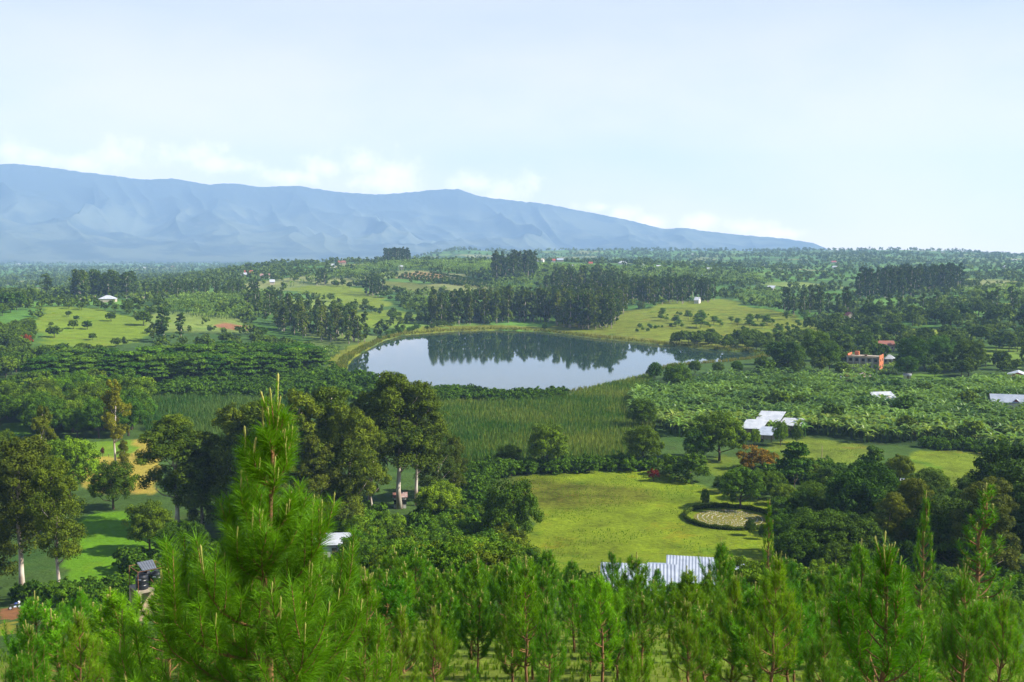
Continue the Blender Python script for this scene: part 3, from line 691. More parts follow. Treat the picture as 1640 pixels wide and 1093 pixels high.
def zone(kind, name, pp, spacing, hr, label, cat, group, tints=((1, 1, 1),), wf=1.0, jit=.45, seed=0, limit=None, clump=0):
    rg = np.random.default_rng(seed + 1000); pts = scatter(pp, spacing, rg, jit)
    if clump: pts = pts[fbm(pts[:, 0], pts[:, 1], 48, 3, seed) > clump]
    if limit and len(pts) > limit: pts = pts[rg.permutation(len(pts))[:limit]]
    r = random.Random(seed)
    if kind in ('euc1', 'euc2'): tints = [(a * 1.5, b_ * 1.28, c * .8) for a, b_, c in tints]
    for p in pts:
        put(kind, name, p, r.uniform(*hr), wf * r.uniform(.85, 1.15), jt(r.choice(tints), .12, r), label, cat, group, r, zone_id=('zone', seed, label))
    return len(pts)

# ------------------------------------------------------------------ pines
def needle_shoot(b, pts, dens, nl, nw, rng, fwd=.75, hero=False):
    pts = np.asarray(pts, float); seg = np.diff(pts, axis=0); L = np.linalg.norm(seg, axis=1); tot = L.sum(); n = max(6, int(dens * tot))
    t = rng.random(n) * tot; cum = np.concatenate([[0], np.cumsum(L)]); i = np.clip(np.searchsorted(cum, t) - 1, 0, len(L) - 1)
    P = pts[i] + seg[i] * ((t - cum[i]) / (L[i] + 1e-9))[:, None]; ax = unit(seg[i])
    rad = unit(np.cross(ax, rng.normal(size=(n, 3)))); f = fwd * (.7 + .6 * rng.random((n, 1)))
    D = unit(ax * f + rad * (.75)); D = unit(D + np.array([0, 0, .12])); l = (nl * (.7 + .5 * rng.random(n)))[:, None]
    s = unit(np.cross(D, rng.normal(size=(n, 3)))) * nw * .5
    tint = np.clip(.35 + .5 * (t / tot) * rng.random(n) + .25 * rng.random(n), 0, 1)
    if not hero:
        T = P + D * l; V = np.stack([P - s, P + s, T], 1).reshape(-1, 3)
        b.add(V, None, np.arange(n * 3).reshape(-1, 3), tint=tint)
    else:
        Mi = P + D * l * .55; T = P + D * l + np.array([0, 0, -1]) * l * .16
        V = np.stack([P - s, P + s, Mi + s * .8, Mi - s * .8, T], 1).reshape(-1, 3); k = np.arange(n)[:, None] * 5
        b.add(V, k + np.array([[0, 1, 2, 3]]), k + np.array([[3, 2, 4]]), tint=tint[:])
def candle(b, p, d, L, r, rng):
    p = np.array(p); d = unit(np.array(d, float)); e = p + d * L
    b.tube([p - d * .02, p + d * L * .5, e - d * .03, e], [r * .9, r * .8, r * 1.25, r * .3], 5, m=1)
def gen_pine(kind, n, h, wd, seed, dens, nl, nw, whorl, nbr, hero=False, sub=4, low=.16, names=None):
    out = []; big = h > 5.5 and hero
    for v in range(n):
        rng = np.random.default_rng(seed + v * 31); b = MB(); wb = MB()
        lean = rng.normal(size=2) * .02 * h
        tr = [np.array([lean[0] * t * t + rng.normal() * .008 * h, lean[1] * t * t + rng.normal() * .008 * h, h * t]) for t in np.linspace(0, 1, 9)]
        tr[0][:2] = 0; tr[0][2] = -.3; tr = np.array(tr)
        r0 = h * .0135
        wb.tube(tr, r0 * (1 - .82 * np.linspace(0, 1, 9)), 8 if hero else 6)
        def tp(z):
            k = np.clip(z / h * 8, 0, 7.999); i = int(k); return tr[i] * (1 - k + i) + tr[i + 1] * (k - i)
        z = h * low; k = 0
        while z < h * .97:
            t = z / h; prof = (1 - t) ** (1.05 if big else .8) * min(1, .45 + (t - low) * 3.2)
            nb = nbr + rng.integers(-1, 2)
            for q in range(nb):
                a = 2 * PI * q / nb + k * 1.1 + rng.normal() * .25; L = max(.22 * h / 5, wd * .56 * prof * (.6 + .75 * rng.random()))
                p0 = tp(z + rng.normal() * .02 * h); o = np.array([math.cos(a), math.sin(a), 0])
                e0 = (.10 if not hero else .16) + .55 * t - (.16 if big else 0) * (1 - t); pts = [p0]; 
                for j in range(1, 6):
                    u = j / 5; elv = e0 + (.95 + .3 * rng.random()) * (u ** 1.4 if not big else .92 * u ** 2.1); pts.append(pts[-1] + (o * math.cos(elv) + np.array([0, 0, math.sin(elv)])) * L / 5)
                pts = np.array(pts); wb.tube(pts, [r0 * .42 * (1 - t * .5) * (1 - .75 * j / 5) for j in range(6)], 5 if hero else 4, cap=False)
                needle_shoot(b, pts[2 if L > .5 and not big else 1:], dens, nl, nw, rng, hero=hero)
                if rng.random() < (.5 if hero else .16): candle(b, pts[-1], (pts[-1] - pts[-2]) + np.array([0, 0, L * .3]), nl * (1.5 if big else 1) * (.5 + .6 * rng.random()), nw * 1.6 if not hero else .012, rng)
                ns = sub if L > .45 else max(1, sub // 2)
                for s_ in range(ns):
                    u = (.14 if big else .3) + (.76 if big else .6) * (s_ + rng.random()) / ns; kk = u * 5; i = min(int(kk), 4); q0 = pts[i] * (1 - kk + i) + pts[i + 1] * (kk - i)
                    sd = np.cross(unit(pts[i + 1] - pts[i]), [0, 0, 1]) * (1 if s_ % 2 else -1); d = unit(pts[i + 1] - pts[i]) * .6 + sd * .7 + np.array([0, 0, .45]); sl = L * (.28 + .22 * rng.random())
                    q1 = q0 + unit(d) * sl * .5; q2 = q1 + unit(d + np.array([0, 0, .8])) * sl * .5
                    if hero: wb.tube([q0, q1, q2], [.010, .008, .005], 4, cap=False)
                    needle_shoot(b, [q0, q1, q2], dens, nl, nw, rng, hero=hero)
                    if rng.random() < (.3 if hero else .05): candle(b, q2, (0, .1, 1), nl * .6, nw * 1.4 if not hero else .010, rng)
            z += whorl * (.8 + .4 * rng.random()); k += 1
        needle_shoot(b, [tp(h * .62), tp(h * .8), tp(h * .97)], dens * 1.2, nl, nw, rng, hero=hero, fwd=1.1)
        if hero:   # spire of young shoots round the leader, each tipped with a bud
            needle_shoot(b, [tp(h * .97), tr[-1] + [0, 0, .28]], dens * .5, nl * .35, nw, rng, hero=True, fwd=2.2)
            candle(b, tr[-1], (-.14, 0, 1), .42, .014, rng)
            for q in range(9):
                a = q * 0.9; p0 = tp(h * (.90 + .006 * q)); d = np.array([math.cos(a) * .28, math.sin(a) * .28, 1]); e = p0 + unit(d) * (.28 + .25 * rng.random())
                wb.tube([p0, e], [.012, .008], 4, cap=False); needle_shoot(b, [p0, e], dens * .8, nl * .6, nw, rng, hero=True, fwd=1.6); candle(b, e, d, .10 + .12 * rng.random(), .012, rng)
        else:
            candle(b, tp(h * .97), (0, 0, 1), nl * 2.0, nw * 1.1, rng)
            for q in range(4):
                a = rng.random() * 6.28; candle(b, tp(h * (.9 + .02 * q)) + np.array([math.cos(a), math.sin(a), 0]) * .05, (math.cos(a) * .25, math.sin(a) * .25, 1), nl * (.9 + .6 * rng.random()), nw * .9, rng)
        cm = b.mesh('crown', [M['pine'], M['candle']]); tm = wb.mesh('trunk', [M['bark_pine']], True)
        make_proto(kind, cm, tm, h + (.62 if hero else .2)); out.append((cm, tm))
    return out
gen_pine('pine_mid', 8, 4.6, 3.9, 40, 100, .23, .020, .36, 5, low=.25)
gen_pine('pine_near', 5, 4.6, 3.4, 80, 200, .24, .008, .50, 5, hero=True, sub=4)
gen_pine('pine_hero', 1, 5.7, 5.0, 21, 430, .24, .0048, .55, 5, hero=True, sub=8, low=.12)
gen_pine('pine_narrow', 2, 8, 3.2, 60, 90, .22, .022, .5, 5, sub=2, low=.2)

def pine_at(kind, px, dist, toppx, label, tint=(1, 1, 1), group='pines on the near slope', wf=1.0):
    p = at_dist(px, dist); ztop = CAMZ + slope_at(px, toppx) * dist
    return put(kind, 'pine_tree', p, max(1.5, ztop - p[2] + .15), wf, tint, label, 'pine tree', group, rr)
pine_at('pine_hero', 411, 12.0, 572, 'tallest young pine close to the viewer, its spire rising in front of the eucalyptus stand', (.66, .82, 1))
pine_at('pine_near', 575, 19, 893, 'young pine just right of the tallest one, filling the gap under its long branch')
pine_at('pine_near', 315, 21, 905, 'young pine just left of the tallest one, half hidden by its branches')
pine_at('pine_near', 1437, 17, 838, 'broad near pine with open curved branches on the right of the frame', wf=1.15)
pine_at('pine_near', 1020, 25, 1000, 'small pine at the bottom edge with a fan of pale upright buds', (1.25, 1.15, 1))
pine_at('pine_near', 105, 33, 962, 'bushy pine at the lower left below the pale gum tree')
pine_at('pine_near', 1570, 37, 893, 'leafy pine at the lower right in front of the tallest dark pine')
pine_at('pine_near', 755, 27, 1052, 'very small bright pine at the bottom edge left of centre', (1.4, 1.25, 1))
pine_at('pine_near', 1250, 36, 872, 'pine with pale buds in front of the narrow spire pine, right of the roofs')
pine_at('pine_near', 30, 30, 985, 'short pine cut by the lower left corner of the frame')
for (px, dd, tp_, lb) in [(880, 34, 948, 'bushy near pine between the pasture tree and the metal roofs'), (1112, 33, 950, 'bushy near pine below the biggest metal roof'), (1185, 40, 905, 'tall near pine below the right end of the roofs'),
        (950, 42, 958, 'near pine below the left end of the metal roofs'), (1335, 31, 965, 'bushy near pine left of the broad one with curved branches'), (690, 36, 965, 'near pine below the pale walled house'), (1625, 34, 935, 'near pine cut by the right edge of the frame'), (498, 24, 985, 'near pine under the right lower branches of the tallest one'), (640, 28, 955, 'near pine right of the young pine beside the tallest one'), (820, 40, 925, 'near pine below the lone pasture tree')]:
    pine_at('pine_near', px, dd, tp_, lb, jt((1, 1, 1), .12))
pine_at('pine_narrow', 1241, 60, 800, 'narrow dark spire pine standing against the labyrinth hedge', (.6, .75, .9), wf=.6)
pine_at('pine_narrow', 1491, 60, 786, 'narrow dark spire pine right of the broad near pine', (.6, .75, .9), wf=.75)
pine_at('pine_narrow', 1583, 54, 775, 'tallest dark pine of the slope, near the right edge', (.7, .85, .9), wf=1.5)
pine_at('pine_mid', 985, 75, 883, 'pointed pine in front of the left end of the metal roofs', (.8, .9, 1))
pine_at('pine_mid', 1160, 70, 866, 'pointed pine in front of the right end of the metal roofs')
pine_at('pine_mid', 1395, 66, 868, 'pine with a bright top left of the broad near pine')
# the plantation: rows across the slope
ROWN = ['nearest row', 'second row', 'third row', 'fourth row', 'fifth row', 'sixth row', 'seventh row', 'eighth row', 'ninth row', 'tenth row', 'eleventh row', 'twelfth row', 'thirteenth row', 'last row']
def plantation():
    r = random.Random(3); n = 0
    for i, d0 in enumerate(np.arange(38, 79, 3.5)):
        half = d0 * .56 + 3; row = []
        for k in range(int(-half / 3.3), int(half / 3.3) + 1):
            x = k * 3.3 + (i % 2) * 1.6 + r.uniform(-.8, .8); y = math.sqrt(max(d0 * d0 - x * x, 1)) + r.uniform(-.9, .9)
            z = float(height(x, y)[0]); px, py = to_px(x, y, z)
            if px < -60 or px > 1700: continue
            if px < 70 and py > 960 and d0 > 50: continue
            if d0 > 58 and px < 300 and r.random() < .35: continue
            if r.random() < .05 or (192 < px < 252 and d0 > 48): continue
            hh = r.uniform(3.6, 5.6) * r.choice((1, 1, .8))
            if 940 < px < 1210 and d0 > 52: hh *= .74
            row.append((px, (x, y, z), hh)); n += 1
        row.sort(key=lambda q: q[0])
        for j, (px, p, hh) in enumerate(row):
            side = 'left' if j < len(row) / 2 else 'right'; m = j if side == 'left' else len(row) - 1 - j
            nm = ORD[m] if m < 12 else 'thirteenth'
            put('pine_mid', 'pine_tree', p, hh, r.uniform(1.0, 1.4), jt((.86, .95, 1), .2, r), 'young plantation pine, %s from the %s in the %s' % (nm, side, ROWN[min(i, 13)]), 'pine tree', 'young pines planted in rows across the near slope', r, zone_id=('row', i))
    return n
print('pines', plantation())

# ------------------------------------------------------------------ single trees read off the photograph
def tree(kind, name, px, base, top, label, cat, tint=(1, 1, 1), wf=1.0, group=None):
    p = gpt(px, base); d = math.hypot(p[0], p[1]); ztop = CAMZ + slope_at(px, top) * d
    return put(kind, name, p, max(.8, ztop - p[2] + .15), wf, tint, label, cat, group, rr)
def E(px, b_, t_, lb, c_, tn=(1, 1, 1), wf=1.0, g=None): return tree('airy' if px in (186, 596, 72) else 'euc_bare' if px in (96, 36, 640, 668, 592, 283) else 'euc0', 'eucalyptus_tree', px, b_, t_, lb, c_, tn, wf * (1.28 if px > 340 else .95), g)
B = lambda *a, **k: tree('broad0', 'broadleaf_tree', *a, **k)
S = lambda *a, **k: tree('shrub0', 'shrub', *a, **k)
g1 = 'tall eucalyptus trees at the left edge'
E(96, 962, 738, 'leaning gum tree with a bare white trunk left of the water tanks', 'eucalyptus', OLIVE, .85, g1)
E(36, 955, 702, 'dark gum tree at the left edge with a short pale trunk foot', 'eucalyptus', (.9, .85, .8), 1.15, g1)
E(-30, 945, 715, 'gum tree cut by the left edge of the frame', 'eucalyptus', (1.0, .9, .8), 1.2, g1)
E(72, 800, 652, 'brown topped gum tree with forked bare upper limbs behind the left trees', 'eucalyptus', BROWNISH, .75, g1)
E(15, 830, 690, 'olive gum tree behind the edge trees at far left', 'eucalyptus', OLIVE, 1.0, g1)
E(186, 748, 606, 'slender orange tinged tree with a long pale trunk beside the tan field', 'eucalyptus', ORANGE, .8)
E(199, 750, 705, 'thin sapling beside the slender orange tinged tree', 'sapling', BROWNISH, .9)
tree('red0', 'sapling', 164, 731, 716, 'tiny brownish sapling standing on the green strip of the tan field', 'sapling', (.6, 1.5, 1), .4)
B(113, 800, 700, 'bright green domed tree at the left edge of the tan field', 'tree', BRIGHT, .95)
B(182, 816, 742, 'round dark tree standing on the near side of the tan field', 'tree', (1, .95, .8), .95)
E(283, 852, 664, 'large olive gum tree right of the bright lawn', 'eucalyptus', OLIVE, 1.4)
E(325, 848, 690, 'gum tree half hidden by the tallest pine', 'eucalyptus', OLIVE, 1.2)
B(240, 884, 806, 'dark broad tree at the right side of the bright lawn', 'tree', DARK, .95)
B(290, 905, 835, 'dark broad tree under the large olive gum tree', 'tree', DARK, 1.2)
g2 = 'tall eucalyptus stand in the middle of the picture'
for (px, b_, t_, wf, tn, lb) in [
    (372, 850, 650, .75, OLIVE, 'leftmost gum tree of the central stand, behind the tallest pine'),
    (428, 855, 640, .8, OLIVE, 'gum tree of the central stand seen right behind the pine spire'),
    (475, 860, 628, .85, OLIVE, 'tall rounded gum tree of the central stand left of its middle'),
    (525, 850, 618, .85, OLIVE, 'highest gum tree in the left half of the central stand'),
    (560, 858, 648, .75, OLIVE, 'gum tree in the middle of the central stand above the white roof'),
    (596, 842, 672, .62, OLIVE, 'slim gum tree with its bare pale trunk showing in front of the stand'),
    (592, 800, 630, .8, DARK, 'gum tree behind the slim pale trunk of the central stand'),
    (640, 815, 597, .95, (.95, 1.0, .8), 'biggest gum tree of the stand, its dark crown reaching up to the lake'),
    (668, 810, 620, .75, (.9, 1.0, .8), 'gum tree joined to the right side of the biggest crown'),
    (700, 800, 672, .8, (.85, .95, .8), 'lower gum tree at the right end of the central stand'),
    (727, 790, 700, .7, (1.0, 1.0, .8), 'last short gum tree of the stand beside the reed marsh'),
    (505, 868, 700, .8, (.85, .85, .75), 'shaded lower gum tree above the rusty hut'),
    (450, 868, 720, .8, (.85, .85, .75), 'shaded lower gum tree left of the rusty hut'),
    (398, 862, 700, .8, (.9, .9, .8), 'shaded gum tree behind the middle of the tallest pine')]:
    E(px, b_, t_, lb, 'eucalyptus', tn, wf, g2)
B(702, 838, 772, 'bright leafy tree right of the pale trunks at the end of the stand', 'tree', BRIGHT, 1.1)
B(820, 882, 772, 'dark spreading tree standing alone on the left of the pasture', 'tree', (.75, .85, .8), .85)
B(876, 752, 680, 'round dark tree on the near edge of the reed marsh', 'tree', (.9, 1.05, .8), .95)
B(815, 745, 712, 'low dark tree left of the round marsh tree', 'tree', DARK, 1.2)
B(1028, 690, 640, 'dark round tree at the corner between marsh and banana grove', 'tree', DARK, .95)
B(1030, 748, 684, 'dark tree at the right end of the marsh hedge', 'tree', DARK, .95)
B(1152, 738, 662, 'big domed tree left of the metal roofed compound', 'tree', (1.1, 1.15, .8), 1.1)
B(1118, 742, 690, 'dark tree joined to the left of the big domed tree', 'tree', (.9, 1.0, .8), .9)
S(1102, 770, 722, 'large rounded bush above the right corner of the pasture', 'bush', (.75, .85, .7), 1.2)
S(1072, 760, 728, 'dark rounded bush left of the large rounded bush', 'bush', DARK, 1.2)
tree('red0', 'red_bush', 1047, 771, 751, 'small red leaved bush standing alone on the pasture', 'bush', (1, 1, 1), .9)
tree('broad0', 'young_tree', 1129, 814, 784, 'small lollipop shaped tree behind the labyrinth hedge', 'tree', DARK, .45)
tree('broad0', 'young_tree', 1201, 858, 832, 'small dark tree growing inside the labyrinth on its right side', 'tree', DARK, .65)
tree('broad0', 'young_tree', 1222, 864, 840, 'small tree growing inside the labyrinth beside the spire pine', 'tree', (.9, .9, .8), .6)
tree('broad0', 'young_tree', 1173, 810, 788, 'thin yellowish young tree behind the right part of the labyrinth hedge', 'tree', BRIGHT, .4)
S(1205, 752, 714, 'reddish brown bush below the metal roofed compound', 'bush', (2.0, .75, .7), 1.2)
S(1232, 748, 722, 'orange brown bush right of the reddish bush', 'bush', (1.9, .8, .6), 1.0)
B(1250, 714, 674, 'slim leafy tree in front of the right roof of the compound', 'tree', BRIGHT, .6)
B(1209, 716, 688, 'small leafy tree in front of the left shed of the compound', 'tree', BRIGHT, .6)
B(1276, 712, 680, 'slim tree right of the compound with bare stems', 'tree', OLIVE, .55)
B(1186, 815, 748, 'rounded green tree on the right rim of the pasture', 'tree', (.9, 1.1, .8), 1.0)
B(1215, 800, 752, 'dark green tree beside the rounded tree on the pasture rim', 'tree', DARK, .9)
B(1160, 790, 762, 'low dark bushy tree right of the upper pasture corner', 'tree', DARK, 1.2)
tree('flat1', 'flat_topped_tree', 1272, 788, 710, 'flat topped tree standing over the shaded little lawn', 'tree', (.7, .8, .8), .6)
B(1290, 770, 732, 'tree behind the shaded little lawn', 'tree', DARK, 1.0)
B(1330, 790, 748, 'tree at the right end of the shaded little lawn', 'tree', (.8, .9, .8), 1.1)
B(1382, 862, 742, 'large dark glossy tree below the right pasture', 'tree', (.65, .80, .75), .98)
B(1345, 840, 765, 'dark tree joined to the left of the large glossy tree', 'tree', (.65, .8, .75), .9)
tree('flat1', 'flat_topped_tree', 1398, 775, 717, 'flat topped tree between the grassy slope and the right pasture', 'tree', (.65, .75, .7), .62)
B(1440, 778, 728, 'olive tree at the left side of the right pasture', 'tree', (1.25, 1.12, .7), .9)
E(1462, 900, 765, 'olive brown feathery tree in front of the right pasture', 'tree', (1.3, 1.15, .7), .85)
E(1425, 905, 790, 'brownish feathery tree left of the olive brown one', 'tree', (1.12, 1.08, .8), .8)
B(1310, 915, 818, 'dark broad tree behind the pines, right of the labyrinth', 'tree', (.6, .75, .75), 1.1)
B(1360, 920, 822, 'dark broad tree behind the pines below the glossy tree', 'tree', (.65, .75, .75), 1.0)
B(1262, 890, 822, 'olive tree squeezed between spire pine and dark broad tree', 'tree', OLIVE, .9)
E(1572, 940, 764, 'big dark gum tree behind the tallest dark pine', 'eucalyptus', (.75, .75, .7), .95)
B(1530, 925, 800, 'dark broad crown left of the big dark gum tree', 'tree', (.6, .7, .7), 1.1)
B(1625, 850, 705, 'dark tree closing the right edge beside the pasture', 'tree', (.5, .65, .7), .9)
B(1660, 900, 740, 'very dark tree cut by the right edge of the frame', 'tree', (.5, .65, .7), 1.0)
B(1600, 810, 765, 'dark tree at the lower right corner of the pasture', 'tree', (.6, .7, .7), .9)
for (px, b_, t_, wf, lb) in [(1048, 612, 580, .75, 'rounded dark tree where the marsh meets the right end of the lake'), (1085, 625, 583, 1.1, 'wide green tree on the near right shore of the lake'),
        (1113, 600, 577, .9, 'dark tree standing before the far right arm of the lake'), (1150, 600, 580, 1.0, 'pale leaved tree hiding the end of the lake'),
        (1180, 602, 579, .9, 'dark tree right of the pale leaved tree by the lake end'), (1222, 602, 570, .9, 'round dark tree right of the lake end'),
        (1262, 597, 545, 1.0, 'tall round tree above the left corner of the banana grove'), (1305, 590, 530, .8, 'tallest dark tree left of the orange house'),
        (1328, 595, 548, .8, 'dark tree just left of the orange house'), (1460, 600, 540, .8, 'dark tree right of the orange house'),
        (1452, 606, 570, 1.0, 'tree right of the small white roof near the orange house'), (1550, 596, 545, 1.0, 'broad tree before the far green paddock'),
        (1505, 590, 538, .9, 'dark tree in front of the yellow strip field')]:
    B(px, b_, t_, lb, 'tree', jt((.75, .9, .85), .2), wf)
for (px, b_, t_, lb) in [(178, 515, 500, 'largest tree standing on the left green field'), (118, 527, 512, 'tree in the middle of the left green field'), (140, 528, 513, 'thin tree right of the middle one on the left field'),
        (87, 541, 521, 'dark tree nearest to the viewer on the left green field'), (110, 507, 498, 'small tree at the back of the left green field'), (122, 514, 505, 'tiny tree behind the middle one on the left field'),
        (82, 523, 516, 'low tree at the left side of the green field'), (230, 522, 498, 'tree at the right end of the green field'), (186, 556, 541, 'dark tree at the lower right of the green field'), (148, 545, 533, 'tree at the lower middle edge of the green field')]:
    tree('broad1', 'broadleaf_tree', px, b_, t_, lb, 'tree', DARK, 1.1, 'trees dotted over the left green field')
tree('red0', 'red_tree', 42, 557, 535, 'orange red flowering tree left of the green field', 'tree', (1.3, 3.0, 1), 1.0)
for (px, b_, t_, lb) in [(262, 549, 492, 'tall tree with pale twin trunks right of the left green field'), (245, 545, 515, 'dark tree under the left side of the twin trunked tree'), (290, 540, 500, 'broad tree right of the twin trunked tree')]:
    tree('euc1', 'eucalyptus_tree', px, b_, t_, lb, 'tree', (.9, 1, .8), 1.3)
tree('broad1', 'broadleaf_tree', 420, 541, 523, 'dark round tree on the dark green patch left of the lake', 'tree', DARK, 1.2)
tree('broad1', 'broadleaf_tree', 631, 514, 500, 'round tree on the small meadow above the lake', 'tree', MIDG, 1.0)
tree('broad1', 'broadleaf_tree', 585, 493, 478, 'small tree standing on the sloping field behind the lake', 'tree', DARK, .7)
tree('euc1', 'eucalyptus_tree', 964, 527, 486, 'pale tree with a white trunk on the far shore of the lake', 'eucalyptus', MIDG, .9)
tree('broad1', 'broadleaf_tree', 927, 525, 507, 'small bright yellow green tree on the far shore', 'tree', (2.2, 1.9, .9), .6)
tree('broad1', 'broadleaf_tree', 873, 531, 517, 'small round bush tree near the water on the far shore', 'tree', DARK, .7)

# ------------------------------------------------------------------ stands and belts
EC = 'eucalyptus'
zone('flat1', 'flat_topped_tree', [(190, 612), (250, 596), (340, 588), (440, 585), (505, 588), (520, 606), (440, 614), (330, 618), (220, 622)], 9, (11, 15), 'flat topped tree in the layered belt left of the lake', 'tree', 'layered flat topped trees left of the lake', ((.8, .9, .8), (.7, .8, .8), (1, 1, .8)), seed=1)
zone('flat1', 'flat_topped_tree', [(60, 604), (200, 590), (210, 618), (60, 624)], 10, (10, 14), 'flat topped tree in the belt below the left green field', 'tree', 'layered flat topped trees below the left field', ((.75, .85, .8), (.9, .9, .8)), seed=2)
zone('broad1', 'broadleaf_tree', [(-60, 590), (70, 575), (160, 572), (200, 590), (60, 605), (-60, 612)], 9, (7, 11), 'dark bushy tree below the left green field', 'tree', 'bushy trees below the left field', (DARK, MIDG, (.9, 1, .9)), seed=3)
zone('broad1', 'broadleaf_tree', [(-60, 560), (50, 520), (60, 560), (30, 575), (-60, 580)], 9, (6, 10), 'bushy tree at the left end of the green field', 'tree', 'bushy trees left of the field', (DARK, MIDG), seed=4)
zone('broad1', 'broadleaf_tree', [(-60, 530), (40, 500), (60, 482), (-60, 480)], 16, (8, 14), 'dark tree on the far left side of the green field', 'tree', 'dark trees on the far left', (DARK, (.8, .9, 1)), seed=5)
zone('broad0', 'broadleaf_tree', [(-60, 690), (0, 668), (120, 650), (225, 648), (235, 700), (120, 706), (60, 700), (40, 672), (-60, 720)], 8.5, (9, 14), 'bushy green tree in the wood behind the tan field', 'tree', 'wood behind the tan field', (MIDG, BRIGHT, (1, 1.1, .8), DARK), seed=6)
zone('broad1', 'broadleaf_tree', [(-60, 650), (0, 630), (200, 620), (240, 640), (225, 650), (120, 652), (0, 668), (-60, 680)], 9, (6, 11), 'tree in the rear of the wood behind the tan field', 'tree', 'wood behind the tan field', (MIDG, BRIGHT, DARK), seed=7)
zone('shrub1', 'shrub', [(230, 640), (300, 612), (430, 606), (540, 604), (600, 616), (640, 634), (560, 648), (440, 642), (340, 640)], 5.5, (4, 7), 'shrub of the low thicket behind the green marsh', 'shrub', 'thicket left of the lake', (MIDG, (.6, .85, .8), (.5, .7, .7)), wf=1.1, seed=8)
zone('shrub1', 'shrub', [(640, 640), (700, 630), (760, 634), (840, 638), (905, 637), (925, 630), (900, 643), (820, 648), (700, 648)], 4.2, (3.5, 5.5), 'dark shrub lining the near shore of the lake', 'shrub', 'shrubs along the near lake shore', ((.55, .75, .7), (.7, .9, .8)), wf=1.2, seed=9)
zone('shrub0', 'shrub', [(740, 758), (800, 745), (870, 752), (960, 742), (1040, 748), (1060, 757), (1000, 756), (870, 760), (800, 768), (770, 790), (740, 790)], 3.0, (2.5, 4.5), 'shrub of the hedge between pasture and marsh', 'shrub', 'hedge between pasture and marsh', (MIDG, (.7, .9, .8), (1.0, 1.1, .8)), wf=1.0, seed=10)
zone('shrub0', 'shrub', [(560, 870), (640, 850), (700, 868), (760, 835), (800, 840), (825, 880), (840, 925), (800, 950), (620, 950), (560, 920)], 3.6, (3.5, 6.5), 'leafy shrub between the pines and the pasture', 'shrub', 'thicket between the pines and the pasture', (MIDG, (.65, .8, .7), (1.1, 1.15, .8), (1.1, .9, .7)), seed=11)
zone('shrub0', 'shrub', [(520, 850), (600, 838), (700, 838), (760, 800), (800, 800), (790, 835), (700, 868), (640, 850), (560, 870)], 3.8, (3, 6), 'leafy shrub at the foot of the central gum trees', 'shrub', 'shrubs under the central gum trees', (MIDG, (.6, .8, .7)), seed=12)
zone('shrub0', 'shrub', [(200, 905), (330, 890), (330, 940), (560, 930), (560, 965), (300, 975), (260, 950)], 4.2, (2.5, 5), 'shrub behind the pines, right of the water tanks', 'shrub', 'shrubs behind the pines on the left', (MIDG, (.6, .75, .7)), seed=13)
zone('shrub0', 'shrub', [(-60, 960), (150, 950), (180, 930), (240, 965), (120, 985), (50, 968), (-60, 970)], 3.6, (1.5, 3.5), 'low dark shrub under the gum trees at the left', 'shrub', 'shrubs under the left gum trees', ((.5, .7, .7), MIDG), seed=14)
zone('shrub0', 'shrub', [(840, 938), (960, 942), (980, 960), (700, 965), (700, 945)], 4.0, (1.5, 2.8), 'low shrub between pine tops and the near pasture edge', 'shrub', 'shrubs at the near edge of the pasture', ((.9, .7, .6), MIDG), seed=15)
zone('broad0', 'broadleaf_tree', [(1190, 770), (1240, 790), (1265, 812), (1330, 818), (1300, 870), (1250, 860), (1235, 805), (1180, 790)], 6, (4.5, 8), 'bushy tree in the thicket right of the labyrinth', 'tree', 'thicket right of the labyrinth', (DARK, (.8, .9, .8), OLIVE), seed=16)
zone('broad0', 'broadleaf_tree', [(1330, 830), (1500, 800), (1600, 800), (1690, 780), (1690, 930), (1240, 930), (1290, 880)], 9.5, (6, 10), 'dark tree of the wood behind the right hand pines', 'tree', 'dark wood behind the right pines', ((.6, .72, .72), DARK, OLIVE), seed=17)
zone('shrub0', 'shrub', [(1400, 762), (1455, 770), (1500, 802), (1460, 815), (1390, 790)], 3.5, (2.5, 4.5), 'shrub at the lower left corner of the right pasture', 'shrub', 'shrubs round the right pasture', (OLIVE, MIDG, DARK), seed=18)
zone('shrub0', 'shrub', [(1440, 722), (1500, 712), (1570, 716), (1640, 735), (1690, 760), (1690, 775), (1610, 742), (1560, 724), (1490, 720)], 3.2, (2.5, 4), 'shrub of the hedge along the back of the right pasture', 'shrub', 'hedge behind the right pasture', (DARK, MIDG), seed=19)
zone('shrub0', 'shrub', [(1200, 765), (1260, 756), (1400, 756), (1440, 765), (1390, 780), (1260, 776)], 4, (2.5, 5), 'bushy shrub between grassy slope and shaded lawn', 'shrub', 'bushes above the shaded lawn', (DARK, MIDG, OLIVE), seed=20)
zone('broad1', 'broadleaf_tree', [(1060, 650), (1110, 625), (1640, 640), (1690, 720), (1500, 705), (1110, 690)], 25, (5, 8.5), 'dark tree standing among the bananas of the grove', 'tree', 'trees inside the banana grove', (DARK, MIDG), seed=26)
zone('broad1', 'broadleaf_tree', [(1235, 600), (1260, 592), (1340, 590), (1500, 590), (1690, 575), (1690, 600), (1520, 606), (1300, 604), (1150, 606)], 15, (6, 11), 'round dark tree in the belt behind the banana grove', 'tree', 'tree belt behind the banana grove', (DARK, (.8, .9, .85), MIDG), seed=21)
zone('broad1', 'broadleaf_tree', [(1235, 584), (1330, 552), (1420, 540), (1560, 545), (1690, 545), (1690, 570), (1560, 560), (1430, 580), (1340, 590), (1220, 590)], 16, (8, 13), 'dark tree around the orange house', 'tree', 'trees around the orange house', (DARK, (.7, .85, .9)), seed=22)
